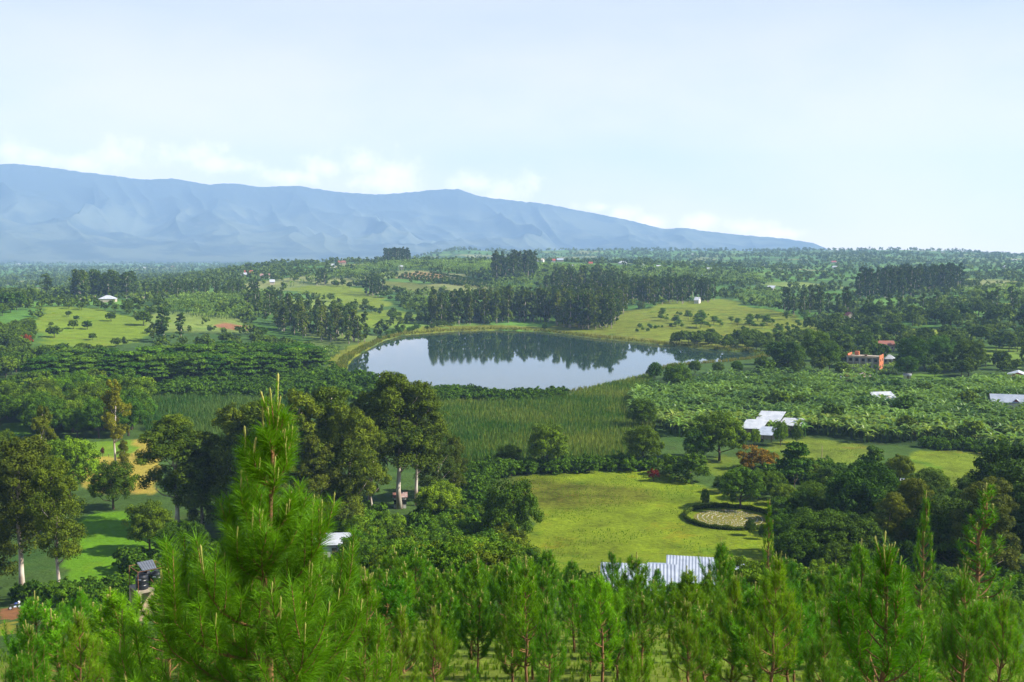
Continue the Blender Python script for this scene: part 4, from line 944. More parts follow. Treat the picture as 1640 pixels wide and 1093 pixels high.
zone('broad1', 'broadleaf_tree', [(1280, 530), (1400, 510), (1690, 505), (1690, 528), (1560, 526), (1400, 532), (1330, 548)], 22, (9, 15), 'dark tree behind the yellow strip field', 'tree', 'trees behind the yellow strip field', (DARK, (.7, .8, .9)), seed=23)
zone('broad1', 'broadleaf_tree', [(1050, 548), (1200, 545), (1300, 548), (1240, 566), (1200, 562), (1100, 556)], 9, (4, 10), 'loose olive tree on the far right shore meadow', 'tree', 'trees on the far right shore', (OLIVE, (1.3, 1.2, .8)), seed=24)
zone('flat1', 'broadleaf_tree', [(1010, 537), (1060, 505), (1260, 498), (1320, 525), (1200, 548)], 13, (2.5, 8.5), 'small scattered tree on the meadow beyond the lake', 'tree', 'scattered trees on the meadow beyond the lake', ((1.0, 1.05, .8), OLIVE, ORANGE), seed=25, wf=.9, jit=.7, clump=.5)
zone('shrub1', 'shrub', [(1000, 538), (1060, 503), (1260, 497), (1320, 525), (1200, 548)], 10, (1.2, 3.2), 'low bush on the meadow beyond the lake', 'bush', 'low bushes on the meadow beyond the lake', ((1.0, .9, .7), OLIVE), seed=28, jit=.8, clump=.56)
zone('shrub0', 'shrub', [(1190, 938), (1700, 925), (1700, 985), (1190, 985)], 4.2, (2.5, 4.8), 'shrub on the slope behind the right hand pines', 'shrub', 'shrubs behind the right pines', (DARK, MIDG), seed=27)
# tall stands
zone('euc1', 'eucalyptus_tree', [(690, 514), (760, 512), (880, 512), (985, 522), (985, 530), (920, 527), (860, 516), (760, 520), (690, 522)], 9, (24, 30), 'gum tree in the front rank of the far shore stand', EC, 'dark eucalyptus stand on the far shore', ((.8, .9, .95), (.7, .85, .95)), seed=30, wf=.9)
zone('euc2', 'eucalyptus_tree', [(760, 512), (870, 502), (950, 490), (1000, 500), (985, 520), (880, 512)], 13, (25, 30), 'gum tree in the rear ranks of the far shore stand', EC, 'dark eucalyptus stand on the far shore', ((.75, .85, .95), (.65, .8, .9)), seed=31)
zone('euc2', 'eucalyptus_tree', [(985, 492), (1060, 488), (1140, 486), (1150, 478), (1100, 474), (1010, 476), (930, 484)], 13, (20, 27), 'gum tree in the long dark belt above the far meadow', EC, 'dark belt above the far meadow', ((.7, .8, .9), (.8, .9, .9)), seed=32)
zone('euc2', 'eucalyptus_tree', [(870, 480), (900, 462), (975, 462), (1000, 476), (930, 486)], 15, (24, 30), 'gum tree in the high clump on the slope behind the lake', EC, 'high clump behind the lake', ((.7, .8, .9),), seed=33)
zone('euc2', 'eucalyptus_tree', [(788, 448), (800, 440), (856, 438), (860, 446), (830, 450), (795, 452)], 15, (28, 36), 'gum tree in the dark square wood near the hill crest', EC, 'dark square wood near the crest', ((.6, .7, .9),), seed=34)
zone('euc1', 'eucalyptus_tree', [(440, 520), (480, 514), (560, 530), (600, 548), (570, 552), (510, 548), (450, 535)], 11, (16, 24), 'gum tree in the stand on the left shore slope', EC, 'eucalyptus stand on the left shore slope', ((.85, .95, .85), (.75, .85, .85)), seed=35)
zone('euc2', 'eucalyptus_tree', [(395, 492), (450, 488), (470, 505), (440, 515), (400, 505)], 15, (12, 20), 'gum tree on the slope left of the sloping field', EC, 'trees left of the sloping field', ((.75, .85, .85),), seed=36)
zone('euc2', 'eucalyptus_tree', [(1245, 500), (1330, 498), (1370, 505), (1330, 512), (1250, 508)], 16, (18, 26), 'dark gum tree above the right end of the far meadow', EC, 'stand above the right end of the far meadow', ((.65, .78, .9),), seed=37)
zone('euc2', 'eucalyptus_tree', [(1375, 482), (1440, 478), (1500, 474), (1545, 462), (1530, 456), (1440, 462), (1370, 470)], 15, (22, 32), 'dark gum tree in the large blue green wood on the right', EC, 'large blue green wood on the right', ((.55, .68, .9),), seed=38)
zone('euc2', 'eucalyptus_tree', [(1330, 520), (1480, 512), (1690, 500), (1690, 480), (1560, 500), (1440, 500)], 24, (12, 20), 'dark gum tree in the loose wood below the blue green wood', EC, 'loose wood on the right', ((.65, .78, .85), DARK), seed=39)
zone('euc1', 'eucalyptus_tree', [(118, 483), (170, 478), (215, 480), (215, 474), (120, 474)], 13, (22, 30), 'big dark gum tree in the row behind the left green field', EC, 'big gum row behind the left field', ((.7, .85, .9),), seed=40, wf=1.25)
tree('euc1', 'eucalyptus_tree', 74, 480, 438, 'single big round gum tree left of the gum row behind the field', EC, (.7, .85, .9), 1.6)
zone('euc2', 'eucalyptus_tree', [(215, 482), (420, 478), (420, 470), (215, 472)], 17, (12, 18), 'tree in the long row right of the big gum trees', EC, 'long tree row on the left', ((.75, .85, .85),), seed=41)
zone('euc2', 'eucalyptus_tree', [(583, 470), (615, 468), (612, 478), (590, 478)], 12, (18, 24), 'gum tree above the sloping field behind the lake', EC, 'clump above the sloping field', ((.7, .8, .85),), seed=42)
zone('euc2', 'eucalyptus_tree', [(498, 455), (530, 450), (535, 456), (500, 459)], 15, (18, 22), 'gum tree at the back edge of the sloping field', EC, 'clump at the back of the sloping field', ((.65, .78, .85),), seed=43)
zone('euc2', 'eucalyptus_tree', [(614, 421), (655, 419.8), (655, 421.5), (614, 423)], 13, (22, 28), 'tall gum tree on the hill crest left of the village', EC, 'gum clump on the hill crest', ((.55, .68, .9),), seed=44)
zone('broad1', 'broadleaf_tree', [(620, 500), (690, 512), (720, 524), (700, 530), (640, 516), (590, 500)], 14, (4, 7), 'bushy tree of the hedgerow down to the far shore', 'tree', 'hedgerow down to the far shore', ((.7, .85, .85),), seed=45)
zone('broad2', 'broadleaf_tree', [(530, 460), (560, 456), (640, 470), (700, 500), (690, 510), (630, 488), (590, 466)], 17, (5, 9), 'dark bushy tree bordering the sloping field', 'tree', 'trees bordering the sloping field', (DARK,), seed=46)
zone('broad2', 'broadleaf_tree', [(60, 492), (240, 512), (250, 500), (150, 486), (70, 484)], 14, (4, 7), 'bushy tree on the back edge of the left green field', 'tree', 'back edge of the left green field', (DARK, MIDG), seed=47)
zone('broad2', 'broadleaf_tree', [(245, 560), (330, 545), (440, 556), (520, 575), (500, 590), (330, 590), (250, 585)], 14, (5, 9), 'bushy tree above the layered trees left of the lake', 'tree', 'trees above the layered belt', ((.75, .85, .85), MIDG), seed=48)
zone('broad2', 'broadleaf_tree', [(360, 546), (470, 556), (540, 562), (520, 578), (420, 575)], 13, (4, 7), 'bushy tree by the reed strip left of the lake', 'tree', 'bushes at the left end of the lake', (DARK, MIDG), seed=49)
zone('shrub1', 'shrub', [(600, 545), (640, 528), (690, 526), (650, 538), (612, 552)], 9, (2.5, 4.5), 'shrub on the slope behind the left reed strip', 'shrub', 'shrubs behind the left reed strip', (OLIVE, MIDG), seed=50)
# orchard dots
def orchard():
    n = 0
    for i, (a, b_) in enumerate([((650, 440), (796, 462)), ((668, 438.5), (800, 460)), ((690, 438), (802, 457.5)), ((645, 443), (770, 460)), ((640, 446), (740, 458))]):
        for t in np.linspace(0, 1, 22):
            p = gpt(a[0] + (b_[0] - a[0]) * t, a[1] + (b_[1] - a[1]) * t)
            put('shrub1', 'orchard_tree', p, rr.uniform(3, 4.5), 1.1, (.5, .65, .7), 'small round tree in the rows of the hillside orchard', 'orchard tree', 'rows of the hillside orchard', rr); n += 1
    return n
orchard()
# distant trees, too many and too small to count
def distant_trees():
    rng = np.random.default_rng(9); b = MB()
    n = 60000; d = 640 * np.exp(rng.random(n) * math.log(6800 / 640.)); a = R(-30) + rng.random(n) * R(60)
    x = np.sin(a) * d; y = np.cos(a) * d
    f = fbm(x, y, 230, 4, 51); g = fbm(x, y, 60, 2, 71)
    _, pe = plots(x, y, 95.0)
    keep = (rng.random(n) < np.clip((f - .47) * 6, .015, .8) * np.clip(d / 2400, .22, 1) * np.clip(g * 1.8, 0, 1)) | ((pe < 6) & (rng.random(n) < np.clip(d / 2200, .35, .8)))
    keep &= ~((d < 760) & (np.abs(a) > R(8)) & (rng.random(n) < .5))
    x, y, d = x[keep], y[keep], d[keep]
    for pp, *_ in COVER[0:13] + COVER[27:32] + COVER[36:39]:
        k = ~inpoly(x, y, wpoly(pp)); x, y, d = x[k], y[k], d[k]
    k = sdf(x, y, LAKE) > 12; x, y, d = x[k], y[k], d[k]
    z = height(x, y); m = len(x); L = np.clip(8 + (d - 900) * .0016, 7, 16) * (.55 + .7 * rng.random(m) ** 1.5); Wd = L * (.36 + .28 * rng.random(m))
    K = 34; P = unit(rng.normal(size=(m, K, 3))); P[..., 2] = P[..., 2] * .9 + .1
    rad = .55 + .45 * rng.random((m, K, 1)); c = np.stack([x, y, z + L * .55], 1)[:, None]
    lump = rng.normal(size=(m, 3, 3)) * .32; ci = rng.integers(0, 3, (m, K)); off = np.take_along_axis(lump, ci[..., None].repeat(3, 2), 1)
    Q = c + (P * rad * .62 + off) * np.stack([Wd, Wd, L * .47], 1)[:, None]
    sz = (np.clip(L * .17, 1.2, 2.6)[:, None] * np.ones((m, K))).ravel()
    tint = (rng.random((m, 1)) * .5 + rng.random((m, K)) * .4).ravel()
    n2 = m * K; nn = unit(P.reshape(-1, 3) + .7 * rng.normal(size=(n2, 3)) + [0, 0, .4]); t = unit(np.cross(nn, rng.normal(size=(n2, 3)))); bb = np.cross(nn, t); s = sz[:, None]; Q = Q.reshape(-1, 3)
    V = np.stack([Q - t * s, Q - bb * s * .7, Q + t * s, Q + bb * s * .7], 1).reshape(-1, 3)
    b.add(V, np.arange(n2 * 4).reshape(-1, 4), tint=tint)
    o = b.build('distant_trees', M['euc_far']); tag(o, 'countless small dark trees fading over the far hills and plain', 'distant trees', kind='stuff'); o.color = (1.2, 1.15, .8, 1)
    print('distant', m)
distant_trees()

# ------------------------------------------------------------------ bananas
def banana_geo(rng, h, nleaf, seg):
    b = MB()
    b.tube([(0, 0, -.2), (0.03, 0, h * .25), (0, .04, h * .5)], [h * .045, h * .035, h * .02], 5, tint=.2)
    for i in range(nleaf):
        a = i * 2.4 + rng.random() * .5; L = h * (.50 + .2 * rng.random()); el = 1.25 - .75 * (i / nleaf) + rng.normal() * .08; wv = h * .075
        o = np.array([math.cos(a), math.sin(a), 0]); sd = np.array([-math.sin(a), math.cos(a), 0]); p = np.array([0, 0, h * .46]); V = []
        for j in range(seg + 1):
            u = j / seg; w_ = wv * math.sin(PI * min(1, .12 + .85 * u)) if 0 < u < 1 else wv * .12
            V += [p - sd * w_ + [0, 0, w_ * .35], p, p + sd * w_ + [0, 0, w_ * .35]]
            e = el - u * 1.7; p = p + (o * math.cos(e) + np.array([0, 0, math.sin(e)])) * L / seg
        Fq = [(j * 3 + k, j * 3 + k + 1, j * 3 + 4 + k, j * 3 + 3 + k) for j in range(seg) for k in (0, 1)]
        b.add(V, Fq, tint=.35 + .6 * rng.random())
    return b
BG = [banana_geo(np.random.default_rng(200 + i), 5.0, 9, 4) for i in range(5)]
BM = [g.mesh('banana_plant', [M['banana']]) for g in BG]
GROVE = [(1010, 640), (1060, 628), (1100, 612), (1160, 606), (1300, 604), (1400, 606), (1400, 618), (1500, 623), (1640, 610), (1700, 612), (1700, 730), (1620, 728), (1560, 714), (1490, 708), (1400, 712), (1300, 700), (1200, 700), (1110, 700), (1080, 700), (1050, 680), (1010, 672)]
HOUSE_CLEAR = []; VIEW_CLEAR = []
def merged(bs, pts, hs, rng, name, mat, label, cat, color=(1, 1, 1)):
    b = MB(); src = []
    for g in bs:
        V = np.concatenate(g.v); q = np.concatenate(g.f4); t = np.concatenate(g.f3) if g.f3 else None; src.append((V, q, t, np.concatenate(g.t4), np.concatenate(g.t3) if g.t3 else None))
    pick = rng.integers(0, len(bs), len(pts))
    for k, (V, q, t, t4, t3) in enumerate(src):
        P = pts[pick == k]; hh = hs[pick == k]; n = len(P)
        if not n: continue
        a = rng.random(n) * 2 * PI; c, s = np.cos(a), np.sin(a); sc = hh[:, None]
        X = (V[None, :, 0] * c[:, None] - V[None, :, 1] * s[:, None]) * sc + P[:, 0:1]; Y = (V[None, :, 0] * s[:, None] + V[None, :, 1] * c[:, None]) * sc + P[:, 1:2]; Z = V[None, :, 2] * sc + P[:, 2:3]
        off = (np.arange(n) * len(V))[:, None, None]; tn = (rng.random(n) * .3 - .15 + (fbm(P[:, 0], P[:, 1], 22, 3, 91) - .5) * 1.3)[:, None]
        V2 = np.stack([X, Y, Z], -1).reshape(-1, 3)
        i0 = b.n; b.add(V2, (q[None] + off).reshape(-1, 4), tint=np.clip((t4[None] + tn).ravel(), 0, 1))
        if t is not None: b.f3.append((t[None] + off).reshape(-1, 3) + i0); b.m3.append(np.zeros(n * len(t))); b.t3.append(np.clip((t3[None] + tn).ravel(), 0, 1))
    o = b.build(name, mat); tag(o, label, cat, kind='stuff'); o.color = (*color, 1); return o
# ------------------------------------------------------------------ houses
def frame_of(px, py, rz):
    p = gpt(px, py); return p, rz
def mpx(p): return math.hypot(p[0], p[1]) / F        # metres per photo pixel at that place
def quad_slab(b, A, B_, C_, D_, th, m=0, ribs=0, ribh=.05):
    """a roof sheet with thickness th; ribs > 0 folds it into corrugations running from edge AB to edge DC"""
    A, B_, C_, D_ = [np.array(q, float) for q in (A, B_, C_, D_)]; nrm = unit(np.cross(B_ - A, D_ - A))
    if nrm[2] < 0: nrm = -nrm
    n = max(1, ribs * 2); top = []; 
    for i in range(n + 1):
        u = i / n; o = nrm * (th + (ribh if i % 2 else 0)); top += [A + (B_ - A) * u + o, D_ + (C_ - D_) * u + o]
    V = top + [A, B_, C_, D_]; k = len(top)
    Fq = [(2 * i, 2 * i + 2, 2 * i + 3, 2 * i + 1) for i in range(n)] + [(k + 3, k + 2, k + 1, k), (0, 1, k + 3, k), (k - 2, k - 1, k + 2, k + 1)]
    Fq += [(k, k + 1, k - 2, 0), (k + 3, k + 2, k - 1, 1)]
    return b.add(V, Fq, m=m)
def house(name, px, py, w_px, dep, wall_h, roof_h, kind, label, cat, roof_m, wall_m, rz=0.0, ov=.35, ribs=0, doors=1, wins=2, group=None, lift=0, detail=True):
    """w_px: width in photo pixels; dep: depth in metres; roof kinds: gable (ridge along width), hip, shed (high at the back), front (gable facing viewer)"""
    p = gpt(px, py); W = w_px * mpx(p); face = math.atan2(p[0], p[1])
    e = empty(name, (p[0], p[1], p[2] + lift), -face + rz); tag(e, label, cat, group)
    wb = MB(); wb.box((0, 0, wall_h / 2 - .3), (W, dep, wall_h + .6)); 
    x, y = W / 2 + ov, dep / 2 + ov; z = wall_h; zt = wall_h + roof_h; rb = MB(); RH = .07
    if kind == 'gable':
        quad_slab(rb, (-x, -y, z), (x, -y, z), (x, 0, zt), (-x, 0, zt), .06, ribs=ribs); quad_slab(rb, (-x, y, z), (x, y, z), (x, 0.002, zt), (-x, 0.002, zt), .06, ribs=ribs)
        for s in (-1, 1): wb.add([(s * W / 2, -dep / 2, z), (s * W / 2, dep / 2, z), (s * W / 2, 0, zt - .05)], None, [(0, 1, 2)])
    elif kind == 'front':
        quad_slab(rb, (-x, -y, z), (-x, y, z), (0, y, zt), (0, -y, zt), .06, ribs=ribs); quad_slab(rb, (x, -y, z), (x, y, z), (0.002, y, zt), (0.002, -y, zt), .06, ribs=ribs)
        for s in (-1, 1): wb.add([(-W / 2, s * dep / 2, z), (W / 2, s * dep / 2, z), (0, s * dep / 2, zt - .05)], None, [(0, 1, 2)])
    elif kind == 'hip':
        r = max(x - y, .15 * x)
        V = [(-x, -y, z), (x, -y, z), (x, y, z), (-x, y, z), (-r, 0, zt), (r, 0, zt), (-x, -y, z - .08), (x, -y, z - .08), (x, y, z - .08), (-x, y, z - .08)]
        rb.add(V, [(0, 1, 5, 4), (2, 3, 4, 5), (9, 8, 7, 6), (0, 6, 7, 1), (1, 7, 8, 2), (2, 8, 9, 3), (3, 9, 6, 0)], [(1, 2, 5), (3, 0, 4)])
    elif kind == 'shed':
        quad_slab(rb, (-x, -y, z), (x, -y, z), (x, y, zt), (-x, y, zt), .06, ribs=ribs, ribh=RH)
        wb.box((0, dep / 2 - .05, z + roof_h / 2 - .1), (W - .1, .1, roof_h - .3))
    wb.build('wall', wall_m, e); rb.build('roof', roof_m, e)
    if detail:
        for i in range(doors):
            db = MB(); db.box((W * (.08 + .3 * i), -dep / 2 - .03, 1.0), (.95, .06, 2.0)); db.build('door', M['wood'], e)
        for i in range(wins):
            u = -.34 + .68 * (i / max(1, wins - 1) if wins > 1 else 0); 
            if abs(u - .08) < .12: u -= .2
            b = MB(); b.box((W * u, -dep / 2 - .03, wall_h * .58), (1.1, .06, 1.0)); b.build('window', M['dark'], e)
        for s in (-1, 1):
            b = MB(); b.box((s * (W / 2 + .03), 0, wall_h * .58), (.06, 1.1, 1.0)); b.build('window', M['dark'], e)
    HOUSE_CLEAR.append((p[0], p[1], max(W, dep) * .62 + 1.2)); VIEW_CLEAR.append((px, math.hypot(p[0], p[1]), w_px / 2)); return e
MR = M
# metal roofs behind the pines
FB = M['sheet_ribbed']
house('farm_building', 999, 958, 66, 4.6, 1.5, 1.1, 'shed', 'long low corrugated roof at the left end of the buildings behind the pines', 'building', FB, M['plaster'], ribs=14, wins=3)
house('farm_building', 1058, 957, 42, 4.6, 1.5, 1.1, 'shed', 'middle corrugated roof joining the low roof and the big one', 'building', FB, M['plaster'], ribs=9)
house('farm_building', 1056, 937, 34, 3.5, 1.6, .8, 'shed', 'small smooth blue grey roof left of the big corrugated roof', 'building', M['sheet_blue'], M['plaster'], wins=1)
house('farm_building', 1107, 944, 74, 6.3, 1.9, 1.4, 'shed', 'biggest corrugated metal roof behind the pines', 'building', FB, M['plaster'], ribs=16, wins=4)
house('farm_building', 1188, 936, 16, 3.5, 1.5, .9, 'shed', 'small shed roof at the right end of the buildings behind the pines', 'shed', FB, M['plaster'], wins=1)
# compound beside the banana grove
def open_shed(px, py, w_px, dep, h0, h1, label, skew=0.0, rz=0.0, mat='sheet_white', lift=0):
    p = gpt(px, py); W = w_px * mpx(p); face = math.atan2(p[0], p[1]); e = empty('open_shed', (p[0], p[1], p[2] + lift), -face + rz); tag(e, label, 'shed')
    rb = MB(); quad_slab(rb, (-W / 2 + skew, -dep / 2, h0), (W / 2 + skew, -dep / 2, h0), (W / 2 - skew, dep / 2, h1), (-W / 2 - skew, dep / 2, h1), .06, ribs=10, ribh=.03); rb.build('roof', M[mat], e)
    for sx in (-.45, 0, .45):
        for sy, hh in ((-.45, h0), (.45, h1)):
            b = MB(); b.box((W * sx + (skew if sy < 0 else -skew) * .9, dep * sy, hh / 2 - .2), (.16, .16, hh + .3)); b.build('post', M['wood'], e)
    b = MB(); b.box((0, dep * .42, h0 * .5), (W * .9, .12, h0)); b.build('back_wall', M['plaster'], e)
    HOUSE_CLEAR.append((p[0], p[1], max(W, dep) * .55 + 1)); VIEW_CLEAR.append((px, math.hypot(p[0], p[1]), w_px / 2)); return e
open_shed(1208, 697, 34, 7, 2.6, 4.6, 'left open sided shed with a sloping white roof in the compound', skew=-1.0)
open_shed(1233, 690, 38, 8, 3.6, 6.0, 'highest white roof in the middle of the compound', skew=-1.1)
open_shed(1228, 706, 26, 6, 2.2, 4.0, 'front white roof of the compound, lower than the others', skew=-1.1, mat='sheet_grey')
open_shed(1268, 692, 34, 6, 2.4, 4.2, 'right white roof of the compound behind a leafy tree', skew=-1.1)
house('hut', 1169, 684, 16, 3, 2.2, .8, 'gable', 'small brown hut at the left of the compound', 'hut', M['rust_pale'], M['plaster'], wins=1)
# houses in and behind the grove
e = house('shack', 1415, 650, 32, 6.5, 2.8, 2.2, 'shed', 'shack with a shiny white roof and two yellowed panels in the banana grove', 'shack', M['sheet_white'], M['wood'], rz=.45, wins=1)
for u, v in ((-.2, .0), (.22, -.55)):
    b = MB(); quad_slab(b, (u * 6 - .35, v * 3 - .9, 3.98 + v * .99 - .0), (u * 6 + .35, v * 3 - .9, 3.98 + v * .99), (u * 6 + .35, v * 3 + 1.2, 4.62 + v * .99), (u * 6 - .35, v * 3 + 1.2, 4.62 + v * .99), .03); b.build('panel', M['plaster'], e)
house('house', 1612, 655, 44, 9, 3.0, 2.6, 'gable', 'long house with a blue grey roof at the right end of the banana grove', 'house', M['sheet_ribbed'], M['plaster_white'], rz=.15, wins=4)
house('house', 1627, 657, 11, 4, 2.8, 1.6, 'front', 'white edged gable wing in front of the blue grey house', 'house', M['sheet_white'], M['tile_red'], wins=0)
house('house', 1630, 612, 30, 10, 3.0, 2.0, 'front', 'house with a pale blue and white gable roof at the right edge', 'house', M['sheet_white'], M['brick'], wins=1)
house('hut', 1467, 696, 12, 3, 2.0, 1.0, 'gable', 'small grey roofed hut hidden among the bananas on the right', 'hut', M['sheet_white'], M['wood'], wins=0)
house('hut', 1278, 664, 14, 3, 1.8, .8, 'shed', 'small dark hut with a pale roof behind the compound', 'hut', M['rust_pale'], M['wood'], wins=0)
house('hut', 1358, 610, 20, 5, 2.4, 1.4, 'hip', 'small house with an orange roof behind the banana grove', 'house', M['brick'], M['plaster'], wins=1)
house('house', 1385, 611, 27, 7, 2.4, 1.8, 'hip', 'low house with a pale brown roof right of the orange roof', 'house', M['rust_pale'], M['plaster'], wins=2)
house('hut', 1342, 611, 10, 3, 2.0, .8, 'shed', 'tiny blue grey roof left of the orange roofed house', 'hut', M['sheet_grey'], M['plaster'], wins=0)
house('house', 1424, 582, 15, 6, 2.6, 2.2, 'hip', 'small white hipped roof right of the orange house', 'house', M['sheet_white'], M['plaster'], wins=1)
house('house', 1418, 561, 22, 8, 3.2, 2.6, 'gable', 'house with a weathered brown red roof behind the orange house', 'house', M['rust'], M['plaster'], rz=.25, wins=2)
house('hut', 1420, 566, 10, 3, 2.0, .5, 'shed', 'low yellowish lean-to in front of the brown red roof', 'hut', M['concrete_tan'], M['plaster'], wins=0)
house('house', 1360, 512, 11, 6, 2.8, 3.2, 'front', 'house with a bright red roof among dark trees on the right', 'house', M['tile_red'], M['plaster'], rz=.5, wins=1)
house('hut', 1453, 607, 10, 3, 1.8, .6, 'shed', 'tiny white roof by the green strip behind the banana grove', 'hut', M['sheet_white'], M['plaster'], wins=0)
house('hut', 1448, 783, 8, 2.5, 1.8, .8, 'gable', 'tiny white roof peeping out left of the right pasture', 'hut', M['sheet_white'], M['plaster'], wins=0)
# unfinished orange brick house
def brick_house():
    p = gpt(1385, 590); k = mpx(p); W = 47 * k; D_ = 12.0; H = 6.4; face = math.atan2(p[0], p[1]); e = empty('brick_house', p, -face - .18)
    tag(e, 'unfinished two storey house of orange brick with a flat roof behind the grove', 'house')
    b = MB()
    for z0, z1 in ((0, 3.1), (3.3, 6.2)):
        b.box((0, .25, (z0 + z1) / 2 - (.3 if z0 == 0 else 0)), (W - .4, D_ - .9, z1 - z0 + (.6 if z0 == 0 else 0)))
    b.build('wall', M['plaster'], e)
    b = MB(); b.box((W / 2 - .1, 0, 3.1), (.35, D_, 6.9)); b.build('side_wall', M['brick'], e)
    for z in (3.2, 6.3):
        b = MB(); b.box((-.2, 0, z), (W + .3, D_ + .5, .22)); b.build('floor_slab', M['concrete'], e)
    b = MB(); b.box((-.2, -D_ / 2 - .12, 6.75), (W, .2, .5)); b.build('parapet', M['concrete_tan'], e)
    b = MB(); b.box((-W / 2 + .2, .6, 7.1), (.25, D_ - 1.5, 1.2)); b.build('parapet', M['brick'], e)
    b = MB(); b.box((-W / 2 + 3.2, D_ / 2 - 1.6, 7.4), (2.2, 2.2, 2.0), taper=.9); b.build('stair_tower', M['brick'], e)
    b = MB(); b.box((W / 2 - .1, 0, 6.95), (.28, D_, .9)); b.build('parapet', M['brick'], e)
    b = MB(); b.box((.2, 1.0, 6.8), (1.2, 1.2, .8)); b.build('roof_tank', M['wood'], e)
    for i in range(6):
        b = MB(); b.box((-W / 2 + .3 + i * (W - .6) / 5, -D_ / 2 - .05, 3.0), (.35, .35, 6.4)); b.build('column', M['plaster_white'] if i < 5 else M['concrete_tan'], e)
    for z in (1.6, 4.8):
        for i in range(5):
            b = MB(); b.box((-W / 2 + .3 + (i + .5) * (W - .6) / 5, -D_ / 2 + .68, z), (1.5, .08, 1.5)); b.build('window', M['dark'], e)
        for j in (-1, 1):
            b = MB(); b.box((W / 2 + .11, j * 2.6, z), (.08, 1.3, 1.3)); b.build('window', M['dark'], e)
    HOUSE_CLEAR.append((p[0], p[1], 13)); VIEW_CLEAR.append((1385, math.hypot(p[0], p[1]), 26))
brick_house()
# behind the central gum trees and under the pines
house('house', 641, 812, 19, 3, 2.6, .8, 'gable', 'pale walled house glimpsed between trunks at the right end of the gum stand', 'house', M['rust_pale'], M['plaster_white'], wins=2)
house('hut', 505, 888, 22, 4, 1.8, 1.3, 'shed', 'hut with a rusty striped sheet roof right of the tallest pine', 'hut', M['rust'], M['wood'], rz=-.4, ribs=6, wins=0)
house('hut', 490, 905, 24, 3, 1.4, .9, 'shed', 'lower rusty lean-to roof in front of the striped hut', 'hut', M['rust'], M['wood'], rz=-.4, ribs=6, wins=0)
house('house', 533, 888, 56, 5, 2.6, 1.6, 'gable', 'bright white roof partly hidden behind the pine branch', 'house', M['sheet_white'], M['plaster_white'], rz=-.1, wins=2)
